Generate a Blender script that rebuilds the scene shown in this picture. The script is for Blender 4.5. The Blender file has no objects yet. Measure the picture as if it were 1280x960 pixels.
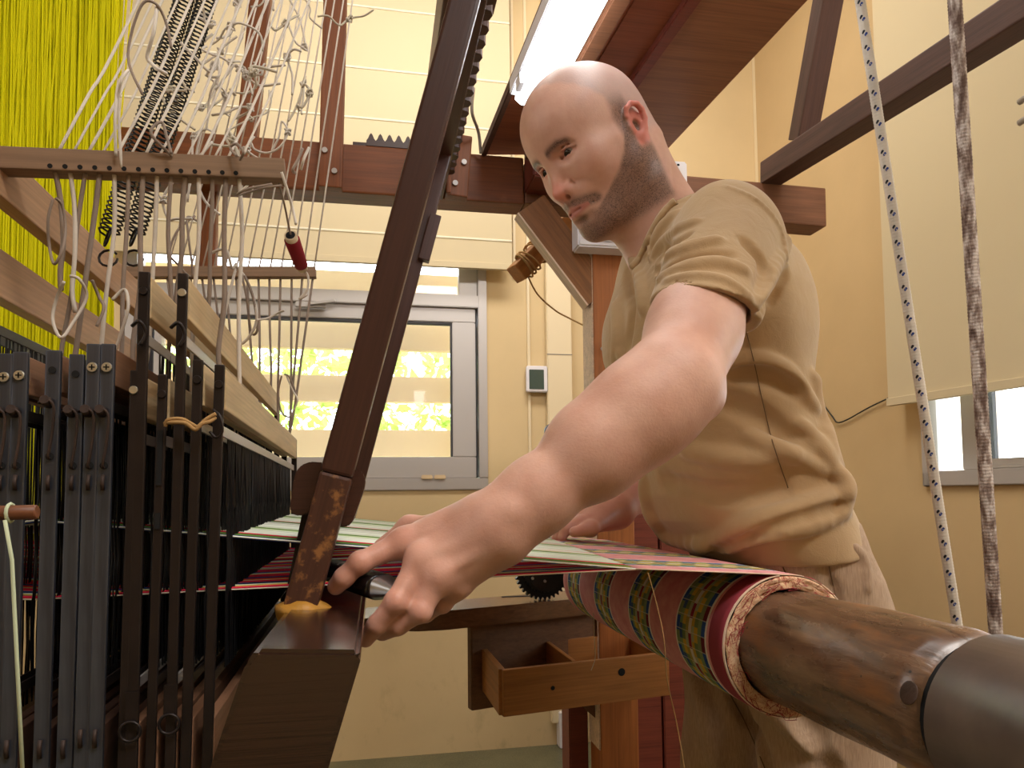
import bpy, bmesh, random
import numpy as np
from math import *
from mathutils import Vector, Matrix
random.seed(7); rng = np.random.default_rng(7)

# ------------------------------------------------------------------ camera, light, exposure
A, PT, RO = radians(10.7), radians(3.2), radians(0.63)
FPX, CX, CY = 900.0, 640.0, 570.0          # focal length and principal point (pixels of a 1280x960 frame)
fwd = np.array([sin(A)*cos(PT), cos(A)*cos(PT), sin(PT)]); rt0 = np.array([cos(A), -sin(A), 0.0]); up0 = np.cross(rt0, fwd)
RT = rt0*cos(RO) - up0*sin(RO); UP = up0*cos(RO) + rt0*sin(RO)
FLOOR = -1.06                               # the lens is the origin; the floor lies 1.06 m below it
scene = bpy.context.scene
col = scene.collection
cd = bpy.data.cameras.new('camera'); cam = bpy.data.objects.new('camera', cd); col.objects.link(cam)
cam.matrix_world = Matrix(((RT[0], UP[0], -fwd[0], 0), (RT[1], UP[1], -fwd[1], 0), (RT[2], UP[2], -fwd[2], 0), (0, 0, 0, 1)))
cd.sensor_fit = 'HORIZONTAL'; cd.sensor_width = 36; cd.lens = 36*FPX/1280; cd.shift_y = 90/1280; cd.clip_start = 0.02
scene.camera = cam
scene.view_settings.view_transform = 'Standard'; scene.view_settings.look = 'None'
scene.view_settings.gamma = 1; scene.view_settings.use_curve_mapping = False
scene.view_settings.exposure = 0.36
w = bpy.data.worlds.new('sky'); scene.world = w; w.use_nodes = True
bg = w.node_tree.nodes['Background']; bg.inputs[0].default_value = (0.88, 0.95, 1.0, 1); bg.inputs[1].default_value = 6.0

def area_light(name, loc, rot, sx, sy, power, color=(1, 1, 1), portal=False):
    l = bpy.data.lights.new(name, 'AREA'); l.shape = 'RECTANGLE'; l.size = sx; l.size_y = sy; l.energy = power; l.color = color
    if portal: l.cycles.is_portal = True
    o = bpy.data.objects.new(name, l); o.location = loc; o.rotation_euler = rot; col.objects.link(o); return o
# unseen area lights added as fill: overhead, at the left side, towards the back
area_light('overhead_fill_light', (0.9, -0.9, 2.1), (radians(25), 0, radians(-15)), 1.6, 0.5, 46, (1.0, 0.965, 0.92))
area_light('side_fill_light', (-2.1, 0.5, 1.0), (radians(90), 0, radians(-90)), 1.8, 1.4, 15, (1.0, 0.98, 0.96))
area_light('back_fill_light', (0.3, 1.9, 2.2), (radians(25), 0, 0), 1.6, 0.4, 30, (1.0, 0.96, 0.90))
area_light('portal_back', (-0.45, 3.16, 0.8), (radians(-90), 0, 0), 1.9, 1.5, 1, portal=True)
area_light('portal_right', (1.87, 1.2, 0.55), (radians(90), 0, radians(90)), 1.6, 1.1, 1, portal=True)

# ------------------------------------------------------------------ helpers
def ray(x, y): return fwd + RT*(x-CX)/FPX - UP*(y-CY)/FPX
def PD(x, y, d): return ray(x, y)*d
def PY(x, y, Y): v = ray(x, y); return v*Y/v[1]
def PX(x, y, X): v = ray(x, y); return v*X/v[0]
def PZ(x, y, Z): v = ray(x, y); return v*Z/v[2]
V = lambda *a: np.array(a, float)

def srgb(r, g, b):
    f = lambda c: (c/255/12.92) if c/255 <= .04045 else ((c/255+.055)/1.055)**2.4
    return (f(r), f(g), f(b), 1)

class NT:
    def __init__(s, name, rough=.5, spec=.5, metal=0):
        s.m = bpy.data.materials.new(name); s.m.use_nodes = True; s.t = s.m.node_tree; s.b = s.t.nodes['Principled BSDF']
        s.b.inputs['Roughness'].default_value = rough; s.b.inputs['Specular IOR Level'].default_value = spec; s.b.inputs['Metallic'].default_value = metal
        s.out = s.t.nodes['Material Output']
    def n(s, typ, ins=None, **kw):
        n = s.t.nodes.new(typ)
        for k, v in kw.items(): setattr(n, k, v)
        for k, v in (ins or {}).items():
            if hasattr(v, 'is_output') or isinstance(v, bpy.types.NodeSocket): s.t.links.new(v, n.inputs[k])
            else: n.inputs[k].default_value = v
        return n
    def link(s, a, b): s.t.links.new(a, b)
    def coord(s, scale=(1, 1, 1), kind='Object', rot=(0, 0, 0)):
        tc = s.n('ShaderNodeTexCoord'); mp = s.n('ShaderNodeMapping', {'Scale': scale, 'Rotation': rot}); s.link(tc.outputs[kind], mp.inputs[0]); return mp.outputs[0]
    def noise(s, vec, scale, detail=3, rough=.55, dist=0): return s.n('ShaderNodeTexNoise', {'Vector': vec, 'Scale': scale, 'Detail': detail, 'Roughness': rough, 'Distortion': dist}).outputs['Fac']
    def ramp(s, fac, stops):
        r = s.n('ShaderNodeValToRGB', {'Fac': fac}); e = r.color_ramp.elements
        while len(e) < len(stops): e.new(.5)
        for i, (p, c) in enumerate(stops): e[i].position = p; e[i].color = c if len(c) == 4 else (*c, 1)
        return r.outputs[0]
    def mix(s, fac, a, b, blend='MIX'):
        m = s.n('ShaderNodeMix', data_type='RGBA', blend_type=blend)
        for k, v in ((0, fac), (6, a), (7, b)):
            if isinstance(v, bpy.types.NodeSocket): s.link(v, m.inputs[k])
            else: m.inputs[k].default_value = v
        return m.outputs[2]
    def math(s, op, a, b=0.0, c=0.0):
        m = s.n('ShaderNodeMath', operation=op)
        for k, v in ((0, a), (1, b), (2, c)):
            if isinstance(v, bpy.types.NodeSocket): s.link(v, m.inputs[k])
            else: m.inputs[k].default_value = v
        return m.outputs[0]
    def bump(s, h, dist=.001, strength=.5):
        b = s.n('ShaderNodeBump', {'Height': h, 'Distance': dist, 'Strength': strength}); s.link(b.outputs[0], s.b.inputs['Normal'])
    def base(s, c):
        if isinstance(c, bpy.types.NodeSocket): s.link(c, s.b.inputs['Base Color'])
        else: s.b.inputs['Base Color'].default_value = c
    def rough(s, r): s.link(r, s.b.inputs['Roughness'])

def scl(c, k): return (min(c[0]*k, 1), min(c[1]*k, 1), min(c[2]*k, 1), 1)
def wood(name, c, rough=.5, dark=.55, light=1.25, gs=1.0, spec=.4, wear=None):
    m = NT(name, rough, spec)
    v = m.coord((3*gs, 38*gs, 38*gs))
    n1 = m.noise(v, 1.6, 5, .6, .6)
    v2 = m.coord((5, 230, 230)); n2 = m.noise(v2, 1, 3, .6)
    cc = m.ramp(n1, [(.25, scl(c, dark)), (.5, c), (.78, scl(c, light))])
    cc = m.mix(.35, cc, m.ramp(n2, [(.35, scl(c, .55)), (.65, scl(c, 1.25))]))
    if wear:
        nw = m.noise(m.coord((1, 1, 1)), wear[0], 5, .65)
        f = m.ramp(nw, [(wear[1], (0, 0, 0)), (wear[1]+.12, (1, 1, 1))])
        cc = m.mix(f, cc, wear[2])
    m.base(cc); m.bump(m.math('ADD', n1, n2), .0006, .35); return m.m
def plain(name, c, rough=.5, spec=.5, metal=0, bump=None, var=.0):
    m = NT(name, rough, spec, metal)
    if var:
        n = m.noise(m.coord(), 14, 4); m.base(m.ramp(n, [(.3, scl(c, 1-var)), (.7, scl(c, 1+var))]))
    else: m.base(c)
    if bump: m.bump(m.noise(m.coord(), bump[0], 3), bump[1], .5)
    return m.m

M = {}
M['sword'] = wood('sword_wood', srgb(66, 38, 30), .36, dark=.7)
M['swordlow'] = wood('worn_sword_wood', srgb(72, 43, 32), .42, dark=.7, wear=(70, .53, srgb(140, 94, 54)))
M['sley'] = wood('sley_wood', srgb(40, 19, 13), .2, dark=.7, spec=.7, wear=(50, .72, srgb(80, 52, 34)))
M['sley'].node_tree.nodes['Principled BSDF'].inputs['Coat Weight'].default_value = .6; M['sley'].node_tree.nodes['Principled BSDF'].inputs['Coat Roughness'].default_value = .22
M['redbeam'] = wood('red_brown_beam', srgb(126, 70, 34), .5, wear=(9, .66, srgb(140, 88, 52)))
M['plank'] = wood('red_plank', srgb(150, 84, 56), .45, gs=.8, dark=.6, light=1.3)
M['plank2'] = wood('brown_plank', srgb(142, 92, 62), .45, gs=.8, dark=.6, light=1.3)
M['truss'] = wood('truss_wood', srgb(84, 56, 46), .6)
M['cornbeam'] = wood('beam_end_wood', srgb(128, 84, 58), .55)
M['brace'] = wood('brace_wood', srgb(134, 88, 50), .55, dark=.5)
M['pale'] = wood('pale_wood', srgb(214, 188, 148), .6, dark=.85, light=1.1)
M['paleworn'] = wood('pale_worn_wood', srgb(212, 186, 160), .7, dark=.7, wear=(40, .68, srgb(70, 50, 40)))
M['rail'] = wood('rail_wood', srgb(198, 170, 128), .55, dark=.72)
M['railbrown'] = wood('brown_rail_wood', srgb(140, 100, 74), .55, dark=.75)
M['rail2'] = wood('tan_rail_wood', srgb(176, 136, 102), .5, dark=.75)
M['shaderail'] = wood('shaded_rail_wood', srgb(70, 46, 34), .6)  # for lower rails: shade inside the loom put into the wood colour
M['greybar'] = wood('grey_brown_bar', srgb(140, 112, 88), .6, dark=.7)
M['postorange'] = wood('orange_post_wood', srgb(160, 96, 48), .5)
M['drawer'] = wood('pine_drawer', srgb(166, 110, 56), .5, dark=.72)
M['bench'] = wood('bench_wood', srgb(104, 66, 40), .25, spec=.8)
M['apron'] = wood('apron_wood', srgb(112, 78, 52), .6)
M['cabinet'] = wood('cabinet_red', srgb(116, 54, 40), .45)
M['log'] = None
M['steelblue'] = None
M['blacksteel'] = plain('dark_steel', srgb(44, 36, 34), .42, .5, .55, var=.35)
M['black'] = plain('black_wire', srgb(20, 19, 20), .45, .4, 0)
M['darkmetal'] = plain('dark_gear_metal', srgb(34, 34, 36), .4, .5, .6)
M['steel'] = plain('bright_steel', srgb(190, 190, 192), .3, .5, 1.0)
M['rust'] = plain('rusty_wire', srgb(66, 52, 46), .6, .4, .5, var=.4)
M['screw'] = plain('screw_zinc', srgb(215, 212, 200), .3, .5, .9)
M['hole'] = plain('dark_hole', srgb(10, 8, 7), .9)
M['whiteplastic'] = plain('white_plastic', srgb(226, 222, 226), .4)
M['trunking'] = plain('cream_trunking', srgb(226, 208, 172), .5)
M['alu'] = plain('grey_aluminium', srgb(176, 170, 166), .38, .5, .25)
M['aludark'] = plain('dark_gasket', srgb(60, 58, 60), .6)
M['louver'] = plain('cream_louver', srgb(236, 214, 178), .5)
M['lug'] = plain('blue_grey_lug', srgb(150, 160, 178), .45, .5, .3)
M['twine'] = plain('tan_twine', srgb(170, 134, 88), .9, .1, bump=(900, .0004), var=.2)
M['cord'] = plain('off_white_cord', srgb(214, 204, 192), .85, .15, bump=(1300, .0005), var=.16)
M['cordgrey'] = plain('grey_cord', srgb(150, 134, 122), .9, .12, bump=(1300, .0006), var=.22)
M['thread'] = plain('fine_white_thread', srgb(206, 196, 178), .8, .15)
M['greenstring'] = plain('pale_green_string', srgb(190, 198, 166), .8, .15)
M['brownrod'] = wood('brown_rod', srgb(110, 66, 42), .45)
M['redyarn'] = plain('dark_red_yarn', srgb(132, 34, 44), .8, .2, bump=(700, .0005), var=.2)
M['cardboard'] = plain('cardboard', srgb(205, 184, 150), .8)
M['cable'] = plain('black_cable', srgb(34, 34, 30), .5)
M['greycable'] = plain('grey_cable', srgb(150, 140, 128), .5)

def mk_log():
    m = NT('log_wood', .28, .8)
    v = m.coord((3, 22, 22)); n1 = m.noise(v, 2.2, 6, .65, 1.2); n2 = m.noise(m.coord((1.4, 3, 3)), 7, 5, .6)
    c = m.ramp(n1, [(.3, srgb(58, 40, 28)), (.5, srgb(100, 72, 52)), (.75, srgb(140, 108, 80))])
    c = m.mix(m.ramp(n2, [(.52, (0, 0, 0)), (.66, (1, 1, 1))]), c, srgb(134, 86, 46))
    sp = m.n('ShaderNodeTexVoronoi', {'Vector': m.coord((1, 1, 1)), 'Scale': 48}).outputs['Distance']
    c = m.mix(m.ramp(sp, [(.045, (1, 1, 1)), (.075, (0, 0, 0))]), c, srgb(14, 9, 6))
    m.base(c); m.rough(m.ramp(n2, [(.35, (.2, .2, .2)), (.7, (.42, .42, .42))])); m.bump(m.math('ADD', n1, n2), .002, .35); return m.m
M['log'] = mk_log()
def mk_steelblue():
    m = NT('blue_grey_steel', .36, .5, .75)
    n = m.noise(m.coord((4, 50, 50)), 2, 4); n2 = m.noise(m.coord(), 9, 3)
    m.base(m.mix(n2, m.ramp(n, [(.3, srgb(66, 76, 92)), (.7, srgb(114, 130, 154))]), srgb(70, 60, 54))); m.rough(m.ramp(n2, [(.3, (.28,)*3), (.7, (.5,)*3)])); return m.m
M['steelblue'] = mk_steelblue()

def mk_wall(name, c):
    m = NT(name, .75, .25)
    n = m.noise(m.coord(), 1.7, 5, .6); n2 = m.noise(m.coord(), 40, 4, .6)
    cc = m.ramp(n, [(.3, scl(c, .93)), (.7, scl(c, 1.05))])
    # scuffs and damp marks near the floor
    st = m.noise(m.coord((1, 1, .6)), 9, 6, .7)
    z = m.n('ShaderNodeSeparateXYZ', {0: m.coord()}).outputs[2]
    low = m.math('MULTIPLY', m.ramp(m.math('ADD', z, 1.06), [(.0, (1, 1, 1)), (.6, (0, 0, 0))]), m.ramp(st, [(.55, (0, 0, 0)), (.7, (1, 1, 1))]))
    cc = m.mix(m.math('MULTIPLY', low, .45), cc, scl(c, .55))
    m.base(cc); m.bump(n2, .0008, .3); return m.m
M['wall'] = mk_wall('yellow_wall', srgb(212, 187, 143))
M['wall2'] = mk_wall('ochre_wall', srgb(198, 170, 126))
M['ceiling'] = plain('ceiling_paint', srgb(225, 214, 194), .8)
def mk_floor():
    m = NT('green_terrazzo', .35, .5); n = m.noise(m.coord(), 6, 6, .7); n2 = m.noise(m.coord(), 160, 2)
    m.base(m.mix(.4, m.ramp(n, [(.3, srgb(72, 72, 50)), (.7, srgb(112, 110, 82))]), m.ramp(n2, [(.4, srgb(70, 70, 50)), (.65, srgb(128, 124, 100))]))); return m.m
M['floor'] = mk_floor()
def mk_translucent(name, c, t=.5, rough=.8):
    m = NT(name, rough, .1); m.base(c)
    tr = m.n('ShaderNodeBsdfTranslucent', {'Color': c}); mx = m.n('ShaderNodeMixShader', {0: t}); m.link(m.b.outputs[0], mx.inputs[1]); m.link(tr.outputs[0], mx.inputs[2]); m.link(mx.outputs[0], m.out.inputs[0]); return m.m
M['blind'] = mk_translucent('cream_blind_cloth', srgb(206, 190, 156), .08)
M['blindlight'] = mk_translucent('blind_light_line', srgb(250, 246, 230), .5)  # pale strips imitating daylight through the louvre gaps
M['yellow'] = mk_translucent('yellow_thread', srgb(246, 242, 36), .5)
M['leaf'] = mk_translucent('leaf', srgb(184, 204, 122), .45)
def mk_glass():
    m = bpy.data.materials.new('window_glass'); m.use_nodes = True; t = m.node_tree; t.nodes.clear()
    o = t.nodes.new('ShaderNodeOutputMaterial'); mx = t.nodes.new('ShaderNodeMixShader'); tr = t.nodes.new('ShaderNodeBsdfTransparent'); g = t.nodes.new('ShaderNodeBsdfGlossy')
    g.inputs['Roughness'].default_value = .04; f = t.nodes.new('ShaderNodeFresnel'); f.inputs[0].default_value = 1.35
    t.links.new(f.outputs[0], mx.inputs[0]); t.links.new(tr.outputs[0], mx.inputs[1]); t.links.new(g.outputs[0], mx.inputs[2]); t.links.new(mx.outputs[0], o.inputs[0]); return m
M['glass'] = mk_glass()
def mk_emit(name, c, s):
    m = NT(name); m.base(c); m.b.inputs['Emission Color'].default_value = c; m.b.inputs['Emission Strength'].default_value = s; return m.m
M['tube'] = mk_emit('lit_diffuser', (.92, .97, 1, 1), 7)

ORI = Vector((0, 0, 0))
WM = {}
def setp(o, parent):
    W_ = Matrix.LocRotScale(o.location, o.rotation_euler, None); WM[o.name] = W_
    if parent is not None:
        pw = WM.get(parent.name) or Matrix.Translation(parent.location)
        o.parent = parent; L_ = pw.inverted() @ W_
        o.location = L_.to_translation(); o.rotation_euler = L_.to_euler()
def mesh_obj(name, verts, faces, mat, parent=None, smooth=False, mats=None, fm=None, loc=None, rotm=None):
    me = bpy.data.meshes.new(name); me.from_pydata([tuple(v) for v in verts], [], [tuple(f) for f in faces])
    for m in (mats or [mat]): me.materials.append(m)
    if fm is not None: me.polygons.foreach_set('material_index', fm)
    if smooth: me.polygons.foreach_set('use_smooth', [True]*len(me.polygons))
    me.update(); o = bpy.data.objects.new(name, me); col.objects.link(o)
    if loc is not None: o.location = Vector(loc)
    if rotm is not None: o.rotation_euler = rotm.to_euler()
    setp(o, parent); return o
def tag(o, label=None, cat=None, group=None, kind=None):
    if label: o['label'] = label
    if cat: o['category'] = cat
    if group: o['group'] = group
    if kind: o['kind'] = kind
    return o
def thing(name, loc, label, cat, group=None):
    o = bpy.data.objects.new(name, None); o.empty_display_size = .05; o.location = Vector(loc); col.objects.link(o); return tag(o, label, cat, group)
def bm_obj(name, bm, mat, parent=None, loc=(0, 0, 0), rotm=None, smooth=False):
    me = bpy.data.meshes.new(name); bm.to_mesh(me); bm.free(); me.materials.append(mat)
    if smooth: me.polygons.foreach_set('use_smooth', [True]*len(me.polygons))
    o = bpy.data.objects.new(name, me); col.objects.link(o); o.location = Vector(loc)
    if rotm is not None: o.rotation_euler = rotm.to_euler()
    setp(o, parent); return o
def frame(d, up=(0, 0, 1)):
    x = Vector(d).normalized(); u = Vector(up); y = u.cross(x)
    if y.length < 1e-4: y = Vector((0, 1, 0)).cross(x)
    y.normalize(); z = x.cross(y); return Matrix((x, y, z)).transposed()
def bar(name, p0, p1, wy, hz, mat, parent=None, up=(0, 0, 1), bev=.0015, segs=2):
    """box beam from p0 to p1; wy is its width across, hz its height along 'up'; local x runs along the grain"""
    p0, p1 = Vector(p0), Vector(p1); L = (p1-p0).length; R = frame(p1-p0, up)
    bm = bmesh.new(); bmesh.ops.create_cube(bm, size=1)
    for v in bm.verts: v.co = Vector((v.co.x*L, v.co.y*wy, v.co.z*hz))
    if bev: bmesh.ops.bevel(bm, geom=bm.edges[:], offset=min(bev, wy*.3, hz*.3), segments=segs, affect='EDGES', profile=.6)
    return bm_obj(name, bm, mat, parent, (p0+p1)/2, R)
def boxo(name, lo, hi, mat, parent=None, bev=.002):
    lo, hi = Vector(lo), Vector(hi); s = hi-lo
    bm = bmesh.new(); bmesh.ops.create_cube(bm, size=1)
    for v in bm.verts: v.co = Vector((v.co.x*s.x, v.co.y*s.y, v.co.z*s.z))
    if bev: bmesh.ops.bevel(bm, geom=bm.edges[:], offset=min(bev, min(s)*.3), segments=2, affect='EDGES')
    return bm_obj(name, bm, mat, parent, (lo+hi)/2)
def tube_geo(pts, r, n=6, V0=None, F0=None, closed=False):
    Vv = V0 if V0 is not None else []; Ff = F0 if F0 is not None else []
    P = [Vector(p) for p in pts]; b = len(Vv); N = len(P); rs = r if hasattr(r, '__len__') else [r]*N
    prev = None
    for i, p in enumerate(P):
        if closed: d = P[(i+1) % N]-P[i-1]
        else: d = P[min(i+1, N-1)]-P[max(i-1, 0)]
        if d.length < 1e-9: d = Vector((0, 0, 1))
        d.normalize()
        if prev is None: u = d.orthogonal().normalized()
        else:
            u = prev - d*prev.dot(d); u = u.normalized() if u.length > 1e-6 else d.orthogonal().normalized()
        prev = u; v = d.cross(u)
        for k in range(n):
            a = 2*pi*k/n; Vv.append(tuple(p+(u*cos(a)+v*sin(a))*rs[i]))
    M_ = N if closed else N-1
    for i in range(M_):
        j = (i+1) % N
        for k in range(n):
            k2 = (k+1) % n; Ff.append((b+i*n+k, b+i*n+k2, b+j*n+k2, b+j*n+k))
    if not closed:
        Ff.append(tuple(b+k for k in range(n))[::-1]); Ff.append(tuple(b+(N-1)*n+k for k in range(n)))
    return Vv, Ff
def tube(name, pts, r, mat, parent=None, n=8, closed=False):
    v, f = tube_geo(pts, r, n, closed=closed); return mesh_obj(name, v, f, mat, parent, smooth=True)
def smoothpath(pts, sub=6):
    P = [np.array(p, float) for p in pts]; out = []
    for i in range(len(P)-1):
        p0, p1, p2, p3 = P[max(i-1, 0)], P[i], P[i+1], P[min(i+2, len(P)-1)]
        for k in range(sub):
            t = k/sub; out.append(.5*((2*p1)+(-p0+p2)*t+(2*p0-5*p1+4*p2-p3)*t*t+(-p0+3*p1-3*p2+p3)*t**3))
    out.append(P[-1]); return out
def cyl(name, p0, p1, r0, r1, mat, parent=None, n=32, bev=0):
    p0, p1 = Vector(p0), Vector(p1); L = (p1-p0).length; R = frame(p1-p0)
    prof = [(-L/2, r0-bev), (-L/2+bev, r0), (L/2-bev, r1), (L/2, r1-bev)] if bev else [(-L/2, r0), (L/2, r1)]
    vs, fs = [], []
    for (x, r) in prof:
        for k in range(n): a = 2*pi*k/n; vs.append((x, r*cos(a), r*sin(a)))
    for i in range(len(prof)-1):
        for k in range(n): k2 = (k+1) % n; fs.append((i*n+k, (i+1)*n+k, (i+1)*n+k2, i*n+k2))
    nb = len(fs); fs.append(tuple(range(n))); fs.append(tuple(len(vs)-n+k for k in range(n))[::-1])
    o = mesh_obj(name, vs, fs, mat, None, loc=(p0+p1)/2, rotm=R)
    o.data.polygons.foreach_set('use_smooth', [True]*nb+[False]*2); setp(o, parent); return o
def prism(name, poly, p_off, mat, parent=None, bev=0):
    """extrude the 3d polygon by the vector p_off"""
    n = len(poly); c = Vector(np.mean(np.array([tuple(p) for p in poly]), axis=0)) ; po = Vector(p_off)
    vs = [Vector(p)-c for p in poly]; vs += [v+po for v in vs]
    bm = bmesh.new(); bv = [bm.verts.new(v) for v in vs]
    bm.faces.new(bv[:n]); bm.faces.new(bv[n:][::-1])
    for i in range(n): j = (i+1) % n; bm.faces.new((bv[i], bv[i+n], bv[j+n], bv[j]))
    bmesh.ops.recalc_face_normals(bm, faces=bm.faces[:])
    if bev: bmesh.ops.bevel(bm, geom=bm.edges[:], offset=bev, segments=2, affect='EDGES')
    return bm_obj(name, bm, mat, parent, c)
def lerp(a, b, t): return np.array(a, float)*(1-t)+np.array(b, float)*t
#@@STRUCT
# ------------------------------------------------------------------ the room shell
BY, RX, LX, NY, CZ = 3.05, 1.76, -2.4, -2.2, 2.3
def struct(o): o['kind'] = 'structure'; return o
struct(boxo('floor', (LX-.1, NY-.1, FLOOR-.1), (RX+.2, BY+.2, FLOOR), M['floor'], bev=0))
struct(boxo('ceiling', (LX-.1, NY-.1, CZ), (RX+.2, BY+.2, CZ+.1), M['ceiling'], bev=0))
struct(boxo('wall_left', (LX-.1, NY, FLOOR), (LX, BY, CZ), M['wall'], bev=0))
struct(boxo('wall_near', (LX, NY-.1, FLOOR), (RX, NY, CZ), M['wall'], bev=0))
def wall_hole(name, lo, hi, h0, h1, axis, mat):
    """wall slab lo..hi with an opening h0..h1 along its length (axis 0 = x, 1 = y) and in z"""
    q = []
    for (a, b, c, d) in ((lo[axis], h0[0], lo[2], hi[2]), (h1[0], hi[axis], lo[2], hi[2]), (h0[0], h1[0], lo[2], h0[1]), (h0[0], h1[0], h1[1], hi[2])):
        l, h = list(lo), list(hi); l[axis], h[axis], l[2], h[2] = a, b, c, d; q.append((l, h))
    vs, fs = [], []
    for l, h in q:
        b = len(vs)
        for x in (l[0], h[0]):
            for y in (l[1], h[1]):
                for z in (l[2], h[2]): vs.append((x, y, z))
        fs += [(b, b+1, b+3, b+2), (b+4, b+6, b+7, b+5), (b, b+4, b+5, b+1), (b+2, b+3, b+7, b+6), (b, b+2, b+6, b+4), (b+1, b+5, b+7, b+3)]
    return struct(mesh_obj(name, vs, fs, mat))
wr = PY(610, 612, BY); wl = PY(150, 612, BY); WZ0 = wr[2]; WZ1 = 1.55
wall_hole('wall_back', (LX, BY, FLOOR), (RX+.12, BY+.14, CZ), (wl[0], WZ0), (wr[0], WZ1), 0, M['wall'])
rwf = PX(1158, 608, RX); RZ0 = rwf[2]; RZ1 = 1.1; RYn = .45
wall_hole('wall_right', (RX, NY, FLOOR), (RX+.12, BY, CZ), (RYn, RZ0), (rwf[1], RZ1), 1, M['wall2'])

# back window: fixed light above, opening sash below
wn = bpy.data.objects.new('window_1', None); wn.location = (wl[0], BY, WZ0); col.objects.link(wn); struct(wn)
def wbar(nm, x0, x1, z0, z1, y0, y1, mat='alu', par=wn): return boxo(nm, (x0, y0, z0), (x1, y1, z1), M[mat], par, .003)
def zrow(y, Y=BY): return PY(500, y, Y)[2]
def xcol(x, Y=BY): return PY(x, 500, Y)[0]
fx0, fx1 = wl[0], wr[0]; yA, yB = BY-.012, BY+.1
fw = .05
wbar('window_frame', fx1-fw*.75, fx1, zrow(598), WZ1-fw, yA, yB); wbar('window_frame', fx0, fx0+fw, zrow(598), WZ1-fw, yA, yB)
wbar('window_frame', fx0, fx1, WZ0, zrow(598), yA, yB); wbar('window_frame', fx0, fx1, WZ1-fw, WZ1, yA, yB)
# sash
sx1, sx0 = xcol(595), fx0+fw; sy0, sy1 = BY+.005, BY+.065; gx1 = xcol(566); gx0 = fx0+fw+.09
sz0, sz1 = zrow(598), zrow(382); gz0, gz1 = zrow(571), zrow(400)
wbar('sash_rail', sx0, sx1, sz0, gz0, sy0, sy1); wbar('sash_rail', sx0, sx1, gz1, sz1, sy0, sy1)
wbar('sash_stile', gx1, sx1, gz0, gz1, sy0, sy1); wbar('sash_stile', sx0, gx0, gz0, gz1, sy0, sy1)
wbar('gasket', gx1-.008, gx1, gz0, gz1, sy0+.005, sy0+.03, 'aludark'); wbar('gasket', gx0, gx1, gz1-.012, gz1, sy0+.005, sy0+.03, 'aludark')
wbar('gasket', sx1, sx1+.008, sz0, sz1, sy0+.01, sy1, 'aludark')
tz0, tz1 = sz1, zrow(366)
wbar('transom', fx0+fw, fx1-fw*.75, tz0, tz1, yA, yB)
wbar('pane', gx0, gx1, gz0, gz1, BY+.038, BY+.044, 'glass'); wbar('pane', fx0+fw, fx1-.04, tz1, WZ1-fw, BY+.038, BY+.044, 'glass')
wbar('window_frame', xcol(575), fx1-fw*.75, tz1, WZ1-fw, BY+.01, BY+.06)
wbar('hinge', xcol(526), xcol(540), zrow(598)-.005, zrow(594), BY-.02, BY-.01, 'pale'); wbar('hinge', xcol(542), xcol(556), zrow(598)-.005, zrow(594), BY-.02, BY-.01, 'pale')
hp = PY(385, 380, BY-.03); hq = PY(419, 376, BY-.05)
bar('handle', hp, hq, .018, .012, M['alu'], wn); boxo('handle_plate', (hp[0]-.05, BY-.03, hp[2]-.012), (hp[0]+.07, BY-.01, hp[2]+.01), M['alu'], wn)
# right window in the right wall
w2 = bpy.data.objects.new('window_2', None); w2.location = (RX, rwf[1], RZ0); col.objects.link(w2); struct(w2)
def zr2(y, x=1200): return PX(x, y, RX)[2]
def yc2(x, y=560): return PX(x, y, RX)[1]
fz = zr2(588)
boxo('window_frame', (RX-.015, rwf[1]-.035, RZ0), (RX+.02, rwf[1], RZ1), M['alu'], w2, .003)
boxo('window_frame', (RX-.015, RYn, RZ0), (RX+.10, rwf[1], fz), M['alu'], w2, .003)
boxo('window_frame', (RX-.015, RYn, RZ1-.04), (RX+.10, rwf[1], RZ1), M['alu'], w2, .003)
boxo('window_frame', (RX+.02, rwf[1]-.02, fz), (RX+.11, rwf[1], RZ1), M['whiteplastic'], w2, .003)
boxo('sash_stile', (RX+.045, yc2(1206)-.01, fz), (RX+.10, yc2(1186), RZ1-.04), M['alu'], w2, .004)
boxo('gasket', (RX+.05, yc2(1212)-.012, fz), (RX+.09, yc2(1211), RZ1-.04), M['aludark'], w2, .001)
boxo('sash_rail', (RX+.045, RYn, fz), (RX+.10, yc2(1206), zr2(575)), M['alu'], w2, .004)
boxo('mullion', (RX+.05, RYn+.55, zr2(575)), (RX+.10, RYn+.61, RZ1-.04), M['alu'], w2, .004)
boxo('pane', (RX+.07, RYn, zr2(575)), (RX+.076, yc2(1206), RZ1-.04), M['glass'], w2, 0)

# louvres and hedge outside
lt = thing('louvre_shutter', (fx0, 3.36, WZ0), 'cream horizontal louvre slats fixed outside the back window', 'shutter')
for i, (a, b) in enumerate([(403, 441), (470, 505), (537, 573)]):
    za, zb = PY(500, a, 3.36)[2], PY(500, b, 3.36)[2]
    bar('slat', (fx0-.5, 3.36, (za+zb)/2), (fx1+.5, 3.36, (za+zb)/2), .02, abs(za-zb), M['louver'], lt, up=(0, .35, 1))
zs = PY(500, 403, 3.36)[2]
for k in range(1, 6):
    z = zs-.08 + .247*k
    bar('slat', (fx0-.5, 3.36, z), (fx1+.5, 3.36, z), .02, .14, M['louver'], lt, up=(0, .35, 1))
boxo('side_post', (fx0-.55, 3.3, FLOOR), (fx0-.5, 3.42, 1.6), M['louver'], lt); boxo('side_post', (fx1+.5, 3.3, FLOOR), (fx1+.55, 3.42, 1.6), M['louver'], lt)
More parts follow.
